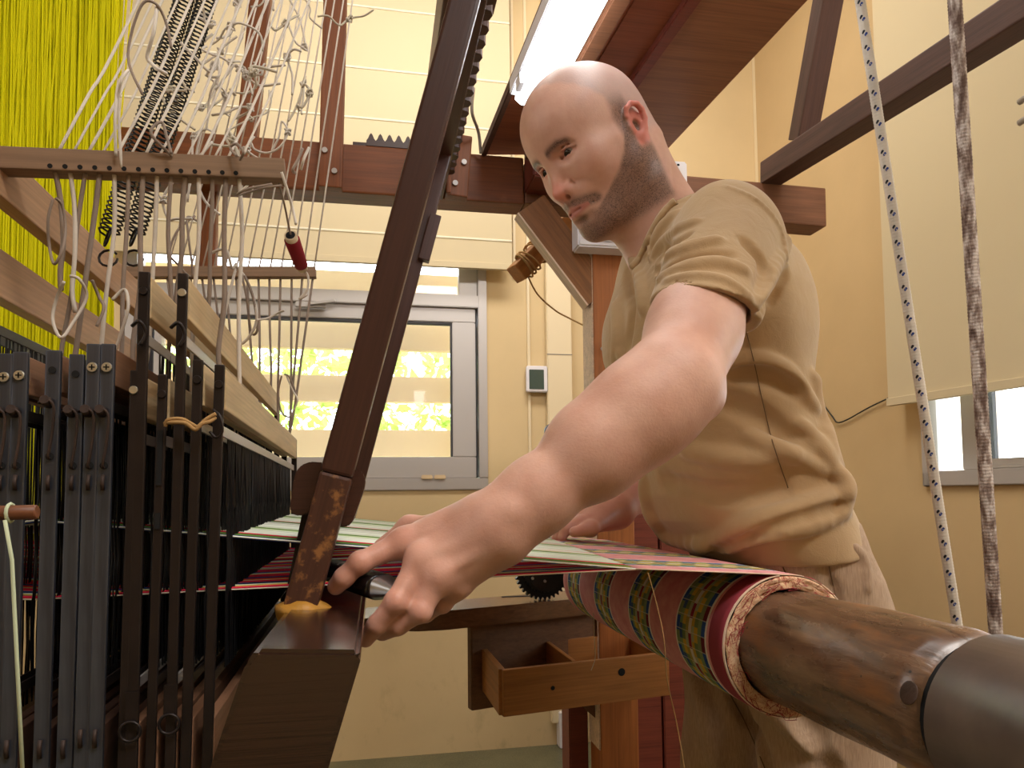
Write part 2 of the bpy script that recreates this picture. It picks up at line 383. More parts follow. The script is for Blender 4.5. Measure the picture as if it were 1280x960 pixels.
def leaves(name, lo, hi, n, size, label, bumps=5):
    P = rng.uniform(lo, hi, (n, 3)); d1 = rng.normal(size=(n, 3)); d1 /= np.linalg.norm(d1, axis=1)[:, None]
    d2 = np.cross(d1, rng.normal(size=(n, 3))); d2 /= np.linalg.norm(d2, axis=1)[:, None]; s = size*rng.uniform(.6, 1.3, (n, 1))
    n3 = np.cross(d1, d2)
    vs = np.concatenate([P-d1*s, P+d2*s*.45+n3*s*.12, P+d1*s, P-d2*s*.45+n3*s*.12]); i = np.arange(n)
    fs = np.stack([i, i+n, i+2*n, i+3*n], 1).tolist()
    o = mesh_obj(name, vs, fs, M['leaf']); return tag(o, label, 'hedge', kind='stuff')
leaves('hedge_foliage', (-3.2, 4.3, FLOOR), (1.5, 4.9, 1.02), 11000, .05, 'light green leafy hedge beyond the louvres of the back window')
leaves('bush_foliage', (3.6, .6, FLOOR), (4.6, 1.7, 1.3), 4000, .05, 'pale green foliage outside the right window')
struct(boxo('trim_ground', (-6, BY+.25, FLOOR-.12), (8, 9, FLOOR-.02), plain('outdoor_paving', srgb(206, 200, 186), .8), bev=0))
struct(boxo('trim_ground_side', (RX+.25, -4, FLOOR-.12), (8, BY+.25, FLOOR-.02), plain('outdoor_paving_side', srgb(206, 200, 186), .8), bev=0))
p = PX(1257, 500, RX+.9); q = PX(1268, 572, RX+.9)
tag(bar('outdoor_awning_panel', (RX+.95, p[1]+.25, p[2]+.25), (RX+.75, q[1]+.12, q[2]-.55), .42, .02, M['whiteplastic'], up=(1, 0, 0)), 'white slanting panel seen outside through the right window', 'panel')

# blinds
def blind(name, pts_bottom, top, n_out, label, light_lines, axis):
    a, b = pts_bottom
    t = thing(name, a, label, 'blind'); off = Vector(n_out)
    vs = [Vector(a), Vector(b), Vector((b[0], b[1], top)), Vector((a[0], a[1], top))]
    prism('cloth', vs, off*.002, M['blind'], t)
    bar('bottom_bar', Vector(a), Vector(b), .02, .026, M['blind'], t)
    cyl('roller', (a[0], a[1], top), (b[0], b[1], top), .03, .03, M['whiteplastic'], t)
    for z in light_lines:  # lines of louvre-gap light, put on as paler strips
        bar('seam', Vector((a[0], a[1], z))+off*.004, Vector((b[0], b[1], z-.01))+off*.004, .003, .008, M['blindlight'], t)
    return t
Yb = BY-.09
b0, b1 = PY(640, 334, Yb), PY(128, 310, Yb); zb_ = (b0[2]+b1[2])/2
blind('roller_blind', ((b1[0], Yb, zb_), (b0[0], Yb, zb_)), 2.22, (0, -1, 0), 'wide cream roller blind with pale painted light lines over the back window', [PY(500, y, Yb)[2] for y in (291, 150, 88, 12)], 0)
q0, q1 = PX(1111, 503, RX-.07), PX(1290, 484, RX-.07)
blind('roller_blind', ((RX-.07, q0[1], q0[2]), (RX-.07, q1[1]-.7, q0[2]-.03)), 2.22, (-1, 0, 0), 'plain cream roller blind over the right window behind the ropes', [], 1)

# wall fittings
def onback(x0, x1, y0, y1, t, name, mat, parent=None, bev=.003):
    a, b = PY(x0, y1, BY), PY(x1, y0, BY); return boxo(name, (a[0], BY-t, a[2]), (b[0], BY-.0005, b[2]), M[mat], parent, bev)
a_ = PY(684, 640, BY); b_ = PY(715, 640, BY)
tk = thing('cable_trunking', (a_[0], BY, FLOOR), 'wide cream vertical trunking on the back wall beside the thermostat', 'trunking')
boxo('duct', (a_[0], BY-.04, FLOOR+.1), (b_[0], BY-.0005, 2.28), M['trunking'], tk, .004)
q = PY(700, 443, BY-.04)
boxo('cover_joint', (a_[0]-.001, BY-.0415, q[2]-.002), (b_[0]+.001, BY-.0395, q[2]+.002), M['greycable'], tk, 0)
sx_ = PY(699, 905, BY-.05); sx2_ = PY(728, 905, BY-.05)
boxo('outlet_cover', (sx_[0], BY-.06, FLOOR+.002), (sx_[0]+.018, BY-.0005, FLOOR+.15), M['whiteplastic'], tk, .003)
boxo('outlet_cover', (sx2_[0]-.018, BY-.06, FLOOR+.002), (sx2_[0], BY-.0005, FLOOR+.15), M['whiteplastic'], tk, .003)
boxo('outlet_top', (sx_[0]+.018, BY-.055, FLOOR+.06), (sx2_[0]-.018, BY-.0005, FLOOR+.16), M['whiteplastic'], tk, .003)
c_ = PY(660, 400, BY)
tag(boxo('conduit', (c_[0]-.006, BY-.012, -.35), (c_[0]+.006, BY-.0005, 2.28), M['trunking'], None, .003), 'thin cream vertical conduit behind the thermostat', 'conduit')
c_ = PY(640, 100, BY)
tag(boxo('conduit', (c_[0]-.006, BY-.012, .95), (c_[0]+.006, BY-.0005, 2.28), M['trunking'], None, .003), 'thin cream vertical conduit high between the blind and the planks', 'conduit')
th = thing('thermostat', PY(671, 490, BY-.02), 'small white wall thermostat with dark screen right of the back window', 'thermostat')
a, b = PY(658, 490, BY-.03), PY(684, 458, BY-.03); boxo('housing', (a[0], BY-.04, a[2]), (b[0], BY-.0125, b[2]), M['whiteplastic'], th, .004)
a, b = PY(662, 486, BY-.045), PY(680, 462, BY-.045); boxo('screen', (a[0], BY-.043, a[2]), (b[0], BY-.0395, b[2]), plain('dark_screen', srgb(70, 84, 76), .15), th, .001)
c0 = PY(936, 130, BY)[0]; c1 = PY(955, 130, BY)[0]
struct(boxo('trim_corner', (c0+.02, BY-.03, FLOOR), (c1-.005, BY, CZ), M['trunking'], None, .003))
struct(boxo('trim_corner_gap', (c1-.005, BY-.025, FLOOR), (c1, BY, CZ), M['aludark'], None, 0))
cp = [PX(1025, 500, RX-.01), PX(1040, 520, RX-.01), PX(1047, 528, RX-.01), PX(1060, 524, RX-.01), PX(1085, 510, RX-.01), PX(1112, 497, RX-.01)]
tag(tube('cable', smoothpath(cp), .0028, M['cable']), 'black cable sagging along the ochre wall behind the man\'s back', 'cable')
hk = thing('wall_hook', PX(1277, 142, 1.2), 'small grey metal hook pair at the right edge of the picture', 'hook')
for yy in (128, 154):
    a = PX(1274, yy, 1.2); tube('hook', [a, a+V(.0, -.02, .002), a+V(0, -.05, .0)], .006, M['alu'], hk)
bar('hook_plate', PX(1290, 105, 1.21), PX(1290, 175, 1.21), .012, .012, M['alu'], hk, up=(1, 0, 0))

# ------------------------------------------------------------------ the loom frame
lf = thing('loom_frame', (0.5, 1.6, FLOOR), 'red-brown wooden loom frame with top beam, post and diagonal brace behind the man', 'loom')
bt, bb = PY(400, 177, 1.6)[2], PY(400, 238, 1.6)[2]; bxr = PY(1032, 232, 1.6)[0]; bmid = (bt+bb)/2
mx = PY(655, 230, 1.6)[0]
bar('top_beam', (-1.0, 1.635, bmid), (mx, 1.635, bmid), .07, bt-bb, M['redbeam'], lf, bev=.004)
bar('top_beam', (mx+.002, 1.635, bmid-.003), (bxr, 1.635, bmid-.012), .07, (bt-bb)*.9, M['cornbeam'], lf, bev=.004)
def upright(x0, y0, x1, y1, Y, wd, name='upright', mat='redbeam', th=.03):
    a_, b_ = PY(x0, y0, Y), PY(x1, y1, Y)
    if y0 < 0: a_ = b_+(a_-b_)*(2.29-b_[2])/(a_[2]-b_[2])
    return bar(name, a_, b_, th, wd, M[mat], lf, up=(1, 0, 0), bev=.003)
upright(421, -60, 413, 237, 1.585, .05)
upright(330, -40, 309, 178, 1.66, .045)
upright(262, 226, 260, 338, 1.66, .035)
upright(572, -40, 566, 178, 1.66, .018)
upright(560, 178, 560, 244, 1.575, .012, 'bracket')
for (x, y) in ((406, 188), (418, 214), (580, 203), (569, 229)):
    p = PY(x, y, 1.568); cyl('screw', p, p+V(0, -.004, 0), .006, .006, M['alu'], lf, 12)
upright(576, 172, 570, 248, 1.585, .05, 'splice_plate')
X0, X1 = PY(742, 400, 1.55)[0], PY(788, 400, 1.55)[0]
bar('post', ((X0+X1)/2, 1.59, FLOOR), ((X0+X1)/2, 1.59, bb), .08, X1-X0, M['postorange'], lf, up=(1, 0, 0), bev=.003)
boxo('worn_edge', (X0-.003, 1.552, FLOOR+.5), (X0+.0005, 1.628, bb), M['paleworn'], lf, .001)
p = PY(754, 437, 1.55); tube('eye_screw', [p+V(0, -.01, .012), p+V(.008, -.01, 0), p+V(0, -.01, -.012), p+V(-.008, -.01, 0)], .002, M['alu'], lf, 6, closed=True)
# diagonal brace and its pale underside
ba, bb2 = PY(662, 258, 1.57), PY(748, 372, 1.57)
bar('brace', ba, bb2, .035, .075, M['brace'], lf, up=(.7, 0, 1), bev=.002)
dv = (bb2-ba)/np.linalg.norm(bb2-ba); nv = np.array([dv[2], 0, -dv[0]]); nv = nv if nv[2] < 0 else -nv
bar('brace_edge', ba+nv*.039, bb2+nv*.039-dv*.0, .037, .004, M['paleworn'], lf, up=(.7, 0, 1), bev=0)
# toothed racks
def rack(name, o, ex, up, n, pitch, hgt, base, th, mat, wave=False):
    ex, up = np.array(ex, float), np.array(up, float); top = []
    for i in range(n):
        if wave:
            for k in range(6): a = k/6; top.append((i+a, .5-.5*cos(2*pi*a)))
        else: top += [(i, 0), (i+.12, .75), (i+.4, 1), (i+.72, .8), (i+.86, 0)]
    top.append((n, 0))
    L = n*pitch; vs, fs = [], []; off = np.cross(ex, up)*th
    for (t, h) in top:
        a = np.array(o)+ex*t*pitch
        vs += [a, a+up*(base+h*hgt), a+off, a+off+up*(base+h*hgt)]
    m = len(top)
    for i in range(m-1):
        b = 4*i; c = b+4; fs += [(b, c, c+1, b+1), (b+2, b+3, c+3, c+2), (b+1, c+1, c+3, b+3), (b, b+2, c+2, c)]
    fs += [(0, 1, 3, 2), (4*m-4, 4*m-2, 4*m-1, 4*m-3)]
    return mesh_obj(name, vs, fs, M[mat], lf)
p = PY(458, 180, 1.6); rack('toothed_rack', (p[0], 1.6, bt), (1, 0, 0), (0, 0, 1), 6, .0205, .017, .012, -.03, 'sword', True)
bar('rack_base', (p[0]-.03, 1.62, bt+.004), (p[0]+.13, 1.62, bt+.004), .03, .010, M['sword'], lf)
pc = PY(563, 246, 1.58); cz = pc[2]
bar('cross_beam', (pc[0]-.045, .25, cz+.035), (pc[0]-.045, 1.6, cz+.035), .06, .07, M['sword'], lf, bev=.003)
rack('toothed_rack', (pc[0]-.016, .30, cz+.03), (0, 1, 0), (1, 0, 0), 36, .0345, .016, .004, -.035, 'sword')
tube('cable', smoothpath([PY(592, 110, 1.5), PY(590, 140, 1.5), PY(598, 165, 1.55), PY(601, 192, 1.58)]), .0035, M['greycable'], lf)
# the seat-side rail (bench) with its apron
ZB = -.222
P1, P2 = PZ(546, 765, ZB), PZ(707, 750, ZB); e = (P2-P1)/np.linalg.norm(P2-P1); nb = np.array([-e[1], e[0], 0.]); nb = nb if nb[1] > 0 else -nb
L0, L1 = P1-e*.17, P2+e*.10; dz = V(0, 0, -1)
bench_poly = [L0, L1, L1+dz*.037, P1+e*.02+dz*.037, P1-e*.04+dz*.034, P1-e*.10+dz*.026, P1-e*.145+dz*.014]
prism('side_rail', bench_poly, nb*.13, M['bench'], lf, bev=.003)
PA, PB = PZ(597, 783, ZB-.037)+nb*.03, L1+nb*.03
hA = ZB-.037; zA = PD(599, 887, np.dot(PA, fwd))[2]
prism('apron', [V(PA[0], PA[1], hA), V(PB[0], PB[1], hA), V(PB[0], PB[1], zA), V(PA[0], PA[1], zA)], nb*.02, M['apron'], lf, bev=.002)
dA, dB = PY(742, 882, 1.6), PY(762, 905, 1.6)
bar('strut', dA-V(.05, 0, -.04), dB+V(.03, 0, -.02), .04, .03, M['bench'], lf)
boxo('foot_board', (X0-.05, 1.63, FLOOR), (X0-.005, 1.70, -.42), M['cabinet'], lf, .003)
# slot in the rail
sl = PZ(655, 745, ZB+.0006); boxo('slot', sl-V(.05, .006, .0005), sl+V(.05, .006, .0005), M['hole'], lf, 0)

cyl('back_beam', (-.64, .5, -.095), (-.64, 1.60, -.095), .038, .038, M['bench'], lf)
# the ratchet wheel
gc = PY(678, 714, 1.52)
gw = thing('ratchet_wheel', gc, 'black toothed ratchet wheel under the far end of the striped cloth', 'gear')
def gear(name, c, r, n, th, mat, parent, tooth=.006):
    vs, fs = [], []; m = n*4
    for y in (-th/2, th/2):
        for i in range(m):
            a = 2*pi*i/m; rr = r + (tooth if i % 4 in (1, 2) else 0); vs.append((c[0]+rr*cos(a), c[1]+y, c[2]+rr*sin(a)))
    for i in range(m): j = (i+1) % m; fs.append((i, j, m+j, m+i))
    fs.append(tuple(range(m))[::-1]); fs.append(tuple(range(m, 2*m))); return mesh_obj(name, vs, fs, M[mat], parent)
gear('toothed_disc', gc, .055, 36, .012, 'darkmetal', gw)
gear('hub_disc', gc+V(0, -.012, 0), .042, 36, .01, 'black', gw, .002)
pl = PY(668, 725, 1.49)
v, f = [], []
cyl('pawl_plate', pl+V(.012, 0, 0), pl+V(.012, -.006, 0), .018, .018, M['blacksteel'], gw, 24)
for k in (-.016, .028): cyl('pin', pl+V(k*.6+.004, -.006, .002-k*.15), pl+V(k*.6+.004, -.010, .002-k*.15), .003, .003, M['steel'], gw, 10)
ev = thing('metal_lever', PY(700, 560, 1.5), 'small blue-grey metal lever with a hole sticking up behind the forearm', 'lever')
lp0, lp1 = PY(690, 539, 1.5), PY(730, 600, 1.5)
dl = (lp1-lp0)/np.linalg.norm(lp1-lp0); nl = np.array([-dl[2], 0, dl[0]])
poly = [lp0+.0165*(dl*cos(a)+nl*sin(a)) for a in np.linspace(pi*.55, pi*1.45, 10)] + [lp1-nl*.02, lp1+nl*.02]
prism('plate', poly, (0, .006, 0), M['lug'], ev); cyl('hole', lp0+V(0, -.0005, 0), lp0+V(0, .002, 0), .004, .004, M['hole'], ev, 14)

# stick lashed with twine behind the brace
sa, sb = PY(645, 343, 1.74), PY(716, 272, 1.80)
st = thing('lashed_stick', sa, 'square pine stick lashed with tan twine behind the diagonal brace', 'stick')
bar('stick', sa, sb, .046, .046, M['drawer'], st, bev=.004)
sd = (sb-sa)/np.linalg.norm(sb-sa); Rr = frame(sd)
for t in (.035, .045, .058, .09, .10, .12):
    c = sa+sd*t; ring = [c + np.array(Rr @ Vector((.012*sin(a+t*40), .033*cos(a), .033*sin(a)))) for a in np.linspace(0, 2*pi, 14)[:-1]]
    tube('twine', ring, .0026, M['twine'], st, 6, closed=True)
tag(tube('hanging_twine', smoothpath([sa+sd*.05+V(0, 0, -.035), PY(672, 368, 1.75), PY(694, 388, 1.75), PY(712, 398, 1.72), PY(730, 407, 1.66)]), .0022, M['twine']), 'thin tan twine drooping from the lashed stick to the post', 'twine')

# white distribution box on the post
wb = thing('junction_box', PY(722, 300, 1.52), 'white plastic electrical box on the loom post behind the man\'s chin and neck', 'electrical box')
wa, wc = PY(722, 308, 1.50), PY(858, 203, 1.50); boxo('housing', (wa[0], 1.495, wa[2]), (wc[0], 1.548, wc[2]), M['whiteplastic'], wb, .004)
boxo('cover', (wa[0]+.02, 1.488, wa[2]+.012), (wc[0]-.02, 1.4948, wc[2]-.02), M['whiteplastic'], wb, .002)
boxo('window_flap', (wa[0]+.03, 1.483, wa[2]+.022), (wc[0]-.03, 1.4878, wa[2]+.055), plain('grey_flap', srgb(150, 152, 156), .3), wb, .001)
for k in (.0, .012, .03): boxo('slot', (wc[0]-.055+k, 1.4935, wc[2]-.012), (wc[0]-.05+k, 1.4948, wc[2]-.008), M['hole'], wb, 0)

# drawer box
ZD = -.312
FL, FR, BL = PZ(628, 837, ZD), PZ(834, 815, ZD), PZ(603, 808, ZD); BR = FR+(BL-FL)
dr = thing('drawer', (FL[0], FL[1], ZD-.085), 'open pine drawer with divider hanging under the side rail beside his legs', 'drawer'); hd = .083
def plate(nm, a, b, hh, th=.012, mat='drawer', z=ZD):
    a, b = np.array(a), np.array(b); return bar(nm, V(a[0], a[1], z-hh/2), V(b[0], b[1], z-hh/2), th, hh, M[mat], dr)
pf = plate('front_board', FL, FR, hd); plate('side_board', FL+(BL-FL)*.03, BL, hd); plate('side_board', FR+(BL-FL)*.03, BR, hd); plate('back_board', BL, BR, hd)
plate('divider', lerp(FL, FR, .42)+(BL-FL)*.04, lerp(BL, BR, .42), hd*.8, .009)
mc = (FL+BR)/2; fx = FR-FL; fy = BL-FL
vsb = [FL+V(0, 0, -hd+.006), FR+V(0, 0, -hd+.006), BR+V(0, 0, -hd+.006), BL+V(0, 0, -hd+.006)]
prism('bottom_board', vsb, (0, 0, -.006), M['drawer'], dr)
fn = np.cross(fx/np.linalg.norm(fx), [0, 0, 1]); fn = fn if fn[1] < 0 else -fn
def knot(x, y, r, t, inner=False):
    c = lerp(FL, FR, t)+fn*.0062 if not inner else lerp(BL, BR, t)+fn*.0062
    v_ = ray(x, y); c = v_*(np.dot(c, fn)/np.dot(v_, fn)); cyl('knot', c, c+fn*.0008, r, r, M['hole'], dr, 14)
knot(777, 840, .0075, .7); knot(691, 860, .004, .3)
for (x, y) in ((753, 811), (768, 815), (767, 799), (634, 810), (636, 818), (629, 820)): knot(x, y, .0035, .5, True)

# reddish cabinet behind his legs
cb = thing('cabinet', (.75, 1.9, FLOOR), 'low dark red wooden cabinet behind the post and his legs', 'cabinet')
cx0 = PY(800, 850, 1.85)[0]; cx1 = cx0+.62; ctop = -.03
boxo('body', (cx0-.02, 1.87, FLOOR+.08), (cx1, 2.25, ctop), M['cabinet'], cb, .004); boxo('kick', (cx0+.05, 1.9, FLOOR), (cx1-.02, 2.2, FLOOR+.08), M['hole'], cb, 0)
xd = PY(828, 860, 1.85)[0]
boxo('door', (cx0-.015, 1.85, FLOOR+.1), (xd-.003, 1.869, ctop-.02), M['cabinet'], cb, .003); boxo('door', (xd+.003, 1.85, FLOOR+.1), (cx1-.01, 1.869, ctop-.02), M['cabinet'], cb, .003)

# ------------------------------------------------------------------ overhead planks with the lamp, and the roof brace
ZP = .80
pk = thing('plank_canopy', PZ(700, 100, ZP), 'overhead canopy of reddish planks running above the man\'s head', 'planks')
VPp = np.array([425., 622.])
def pl_line(x, y, Z, far_y, near=.18):
    """line on the plane z=Z through pixel (x,y) heading for the planks' vanishing point; returns its far and near ends"""
    s = (far_y-622.)/(y-622.); xf = VPp[0]+(x-VPp[0])*s
    a = PZ(xf, far_y, Z); b = PZ(VPp[0]+(x-VPp[0])*3.5, 622+(y-622)*3.5, Z); return a, b
def plank(nm, xl, xr, yref, Z, far_y, th, mat, Zr=None):
    a, b = pl_line(xl, yref, Z, far_y); c, d = pl_line(xr, yref, Zr if Zr is not None else Z, far_y)
    return prism(nm, [a, c, d, b], (0, 0, th), M[mat], pk, bev=.002)
plank('plank', 686, 792, 0, ZP, 194, .02, 'plank')
plank('plank', 792, 872, 0, ZP, 200, .02, 'plank')
plank('plank', 875, 1011, 0, ZP-.012, 186, .022, 'plank2', ZP-.012)
plank('batten', 683, 692, 0, ZP-.02, 196, .022, 'truss')
plank('batten', 766, 790, 0, ZP-.035, 200, .034, 'cornbeam')
plank('batten', 860, 878, 0, ZP-.016, 195, .015, 'cabinet')
kp = PY(680, 222, 1.57); boxo('hanger_block', (kp[0]-.04, 1.5, kp[2]-.03), (kp[0]+.20, 1.60, ZP), M['cabinet'], pk, .004)
ft = thing('ceiling_lamp', PZ(690, 80, ZP-.02), 'glowing white fluorescent lamp under the planks above his head', 'lamp')
zl = ZP-.065
la, lb = pl_line(701, 0, zl, 138); lc, ld = pl_line(765, 0, zl, 152)
le = (lb-la)/np.linalg.norm(lb-la); lw = lc-la; lw = lw-le*np.dot(lw, le); W2 = np.linalg.norm(lw); lw /= W2; LL = 1.25
bm = bmesh.new(); sec = []
for (u, z) in ((0.004, .03), (0.0, .012), (.012, .002), (.03, 0), (W2-.03, 0), (W2-.012, .002), (W2, .012), (W2-.004, .03)): sec.append((u, z))
rings = []
for (t, k) in ((0, .72), (.012, .9), (.03, 1), (LL-.03, 1), (LL-.012, .9), (LL, .72)):
    rings.append([bm.verts.new(Vector(la+le*t+lw*(W2/2+(u-W2/2)*k)+V(0, 0, .03-(.03-z)*(k*1.6-.6 if k < 1 else 1)))) for (u, z) in sec])
for a, b in zip(rings[:-1], rings[1:]):
    for i in range(len(sec)-1): bm.faces.new((a[i], a[i+1], b[i+1], b[i]))
bm.faces.new(rings[0]); bm.faces.new(rings[-1][::-1]); bmesh.ops.recalc_face_normals(bm, faces=bm.faces[:])
bm_obj('diffuser', bm, M['tube'], ft, smooth=False)
q0_ = la+lw*(-.004)+V(0, 0, .03); prism('housing', [q0_, q0_+lw*(W2+.008), q0_+lw*(W2+.008)+le*LL, q0_+le*LL], (0, 0, .03), M['whiteplastic'], ft, bev=.002)
for t in (.05, .33, .62):
    for s_ in (-.004, W2-.006):
        c = la+le*t+lw*s_+V(0, 0, .008); prism('clip', [c, c+lw*.010, c+lw*.010+le*.03, c+le*.03], (0, 0, .02), M['whiteplastic'], ft)

tr = thing('roof_brace', PD(1000, 205, 1.75), 'dark square timber rising right above the beam end with a short strut', 'timber')
ta, tb = PD(962, 218, 1.80), PD(1300, 2, 1.12)
bar('timber', ta, tb, .055, .055, M['truss'], tr, bev=.003)
bar('strut', PD(1003, 176, 1.70), PD(1046, -60, 1.55), .05, .045, M['truss'], tr, up=(0, 1, 0), bev=.003)

# ------------------------------------------------------------------ cloth beam, cloth and warp
AX, AZ, RR, RL = .421, -.158, .0725, .0575
NEAR, FARY = .69, 1.33
lg = thing('cloth_beam', (AX, .69, AZ), 'thick dark worn wooden cloth beam running to the lower right corner', 'beam')
def log_mesh(name, y0, y1, r, mat, n=64, m=40, amp=.0012, dent=True):
    vs, fs = [], []
    for i in range(m+1):
        y = y0+(y1-y0)*i/m
        for k in range(n):
            a = 2*pi*k/n; rr = r*(1+.012*sin(3*a+y*9)) + amp*sin(7*a+31*y)*sin(23*y+a)
            if i in (0, m): rr -= .003
            vs.append((AX+rr*cos(a)-AX, y-.69, rr*sin(a)))
    for i in range(m):
        for k in range(n): k2 = (k+1) % n; fs.append((i*n+k, i*n+k2, (i+1)*n+k2, (i+1)*n+k))
    fs.append(tuple(range(n))[::-1]); fs.append(tuple(m*n+k for k in range(n)))
    R = Matrix.Rotation(radians(90), 3, 'Z')
    # mesh stored with local x along the grain
    vs = [(y, -x, z) for (x, y, z) in vs]
    return mesh_obj(name, vs, fs, M[mat], lg, True, loc=(AX, .69, AZ), rotm=R)
log_mesh('log', .447, 1.345, RL, 'log')
cyl('groove', (AX, .448, AZ), (AX, .438, AZ), RL-.006, RL-.006, M['hole'], lg)
M['collar'] = plain('grey_brown_collar', srgb(92, 78, 70), .35, .5, .1, bump=(25, .0015), var=.3)
cyl('collar', (AX, .4385, AZ), (AX, .10, AZ), RL+.0015, RL+.003, M['collar'], lg, 64, bev=.004)
cyl('spindle', (AX, 1.345, AZ), (AX, 1.55, AZ), .03, .026, M['trunking'], lg)
kr = ray(1136, 866); kk = 0.0
for kk in np.linspace(.3, .8, 2000):
    if hypot(kr[0]*kk-AX, kr[2]*kk-AZ) < RL: break
kp_ = kr*kk; bmk = bmesh.new(); bmesh.ops.create_icosphere(bmk, subdivisions=3, radius=1); kn = V(kp_[0]-AX, 0, kp_[2]-AZ); kn /= np.linalg.norm(kn); KR = frame(kn, (0, 1, 0))
for v in bmk.verts: v.co = KR @ Vector((v.co.x*.0007*(1+.5*sin(14*v.co.y)*sin(11*v.co.z)), v.co.y*.0085, v.co.z*.0085))
bm_obj('knot', bmk, plain('dark_knot', srgb(58, 38, 26), .45, bump=(300, .001), var=.5), lg, kp_, smooth=True)
boxo('bearing_post', (AX-.05, .02, FLOOR), (AX+.05, .11, AZ+.08), M['bench'], lg, .004)

def mk_cloth():
    m = NT('striped_cloth', .75, .15); uv = m.n('ShaderNodeUVMap', uv_map='UVMap'); sp = m.n('ShaderNodeSeparateXYZ', {0: uv.outputs[0]}); U_, V_ = sp.outputs[0], sp.outputs[1]
    # V: metres from the near selvage; bands repeat every 0.163 m.  U: metres along the warp
    ph = m.math('FRACT', m.math('DIVIDE', m.math('ADD', V_, .043), .163))   # checker centre at V=.08 -> ph=.755
    pink = srgb(226, 150, 152)
    pk_ = m.ramp(m.noise(m.coord(), 60, 3), [(.3, srgb(224, 142, 146)), (.7, srgb(242, 174, 174))])
    c = pk_
    inb = m.math('COMPARE', ph, .755, .225)
    edge = m.math('SUBTRACT', m.math('COMPARE', ph, .755, .252), inb)
    c = m.mix(edge, c, srgb(250, 242, 228))
    # columns inside the band along V, cells along U
    t = m.math('DIVIDE', m.math('SUBTRACT', ph, .53), .45)
    r = m.n('ShaderNodeValToRGB', {'Fac': t}); r.color_ramp.interpolation = 'CONSTANT'; e_ = r.color_ramp.elements
    cols = [(0, srgb(48, 88, 160)), (.12, srgb(140, 164, 112)), (.24, srgb(222, 184, 70)), (.36, srgb(176, 186, 146)), (.46, srgb(150, 44, 66)), (.56, srgb(176, 186, 146)), (.66, srgb(222, 184, 70)), (.78, srgb(140, 164, 112)), (.88, srgb(40, 86, 170))]
    while len(e_) < len(cols): e_.new(.5)
    for i, (p_, c_) in enumerate(cols): e_[i].position = p_; e_[i].color = c_
    r2 = m.n('ShaderNodeValToRGB', {'Fac': t}); r2.color_ramp.interpolation = 'CONSTANT'; e2 = r2.color_ramp.elements
    cols2 = [(0, srgb(116, 30, 50)), (.12, srgb(140, 156, 110)), (.24, srgb(120, 140, 90)), (.36, srgb(206, 168, 64)), (.46, srgb(226, 220, 206)), (.56, srgb(180, 160, 80)), (.66, srgb(120, 140, 90)), (.78, srgb(60, 90, 140)), (.88, srgb(140, 156, 110))]
    while len(e2) < len(cols2): e2.new(.5)
    for i, (p_, c_) in enumerate(cols2): e2[i].position = p_; e2[i].color = c_
    cell = m.math('FRACT', m.math('DIVIDE', m.math('ADD', U_, m.math('MULTIPLY', m.math('FLOOR', m.math('MULTIPLY', t, 4.5)), .009)), .034))
    chk = m.math('GREATER_THAN', cell, .5); band = m.mix(chk, r.outputs[0], r2.outputs[0])
    ln = m.math('LESS_THAN', m.math('FRACT', m.math('DIVIDE', U_, .017)), .06); band = m.mix(m.math('MULTIPLY', ln, .7), band, srgb(222, 214, 190))
    c = m.mix(inb, c, band)
    # the first band by the near selvage is a deeper red
    c = m.mix(m.math('MULTIPLY', m.math('LESS_THAN', V_, .034), m.math('GREATER_THAN', U_, .26)), c, srgb(160, 66, 76))
    c = m.mix(m.math('LESS_THAN', V_, .003), c, srgb(236, 206, 180))
    wv = m.n('ShaderNodeTexWave', {'Vector': uv.outputs[0], 'Scale': 260, 'Distortion': .3}); wv.bands_direction = 'Y'
    c = m.mix(.12, c, m.mix(wv.outputs['Fac'], (.1, .08, .08, 1), (1, 1, 1, 1)), 'MULTIPLY')
    m.base(c); m.bump(wv.outputs['Fac'], .0004, .4); return m.m
M['cloth'] = mk_cloth()
M['endring'] = None
def mk_ring():
    m = NT('frayed_selvage', .85, .1); v = m.coord(); n = m.noise(v, 90, 5, .7)
    vo = m.n('ShaderNodeTexNoise', {'Vector': v, 'Scale': 45, 'Detail': 6, 'Distortion': 3}).outputs['Fac']
    c = m.ramp(n, [(.3, srgb(206, 160, 124)), (.7, srgb(238, 206, 168))]); c = m.mix(m.ramp(vo, [(.47, (0, 0, 0)), (.5, (1, 1, 1)), (.53, (0, 0, 0))]), c, srgb(170, 60, 60)); m.base(c); m.bump(n, .002, .6); return m.m
M['endring'] = mk_ring()
FNr, FFr = PY(795, 712, NEAR), PZ(690, 671, -.072)
clx = .2
cl = thing('woven_cloth', (AX, NEAR, AZ), 'pink striped cloth with blue and yellow checks, taut then rolled on the beam', 'cloth')
def fell_x(y): t = (y-NEAR)/(FARY-NEAR); return FNr[0]+(FFr[0]-FNr[0])*t
me = bpy.data.meshes.new('cloth'); vs, fs, uvs = [], [], []
NV = 48
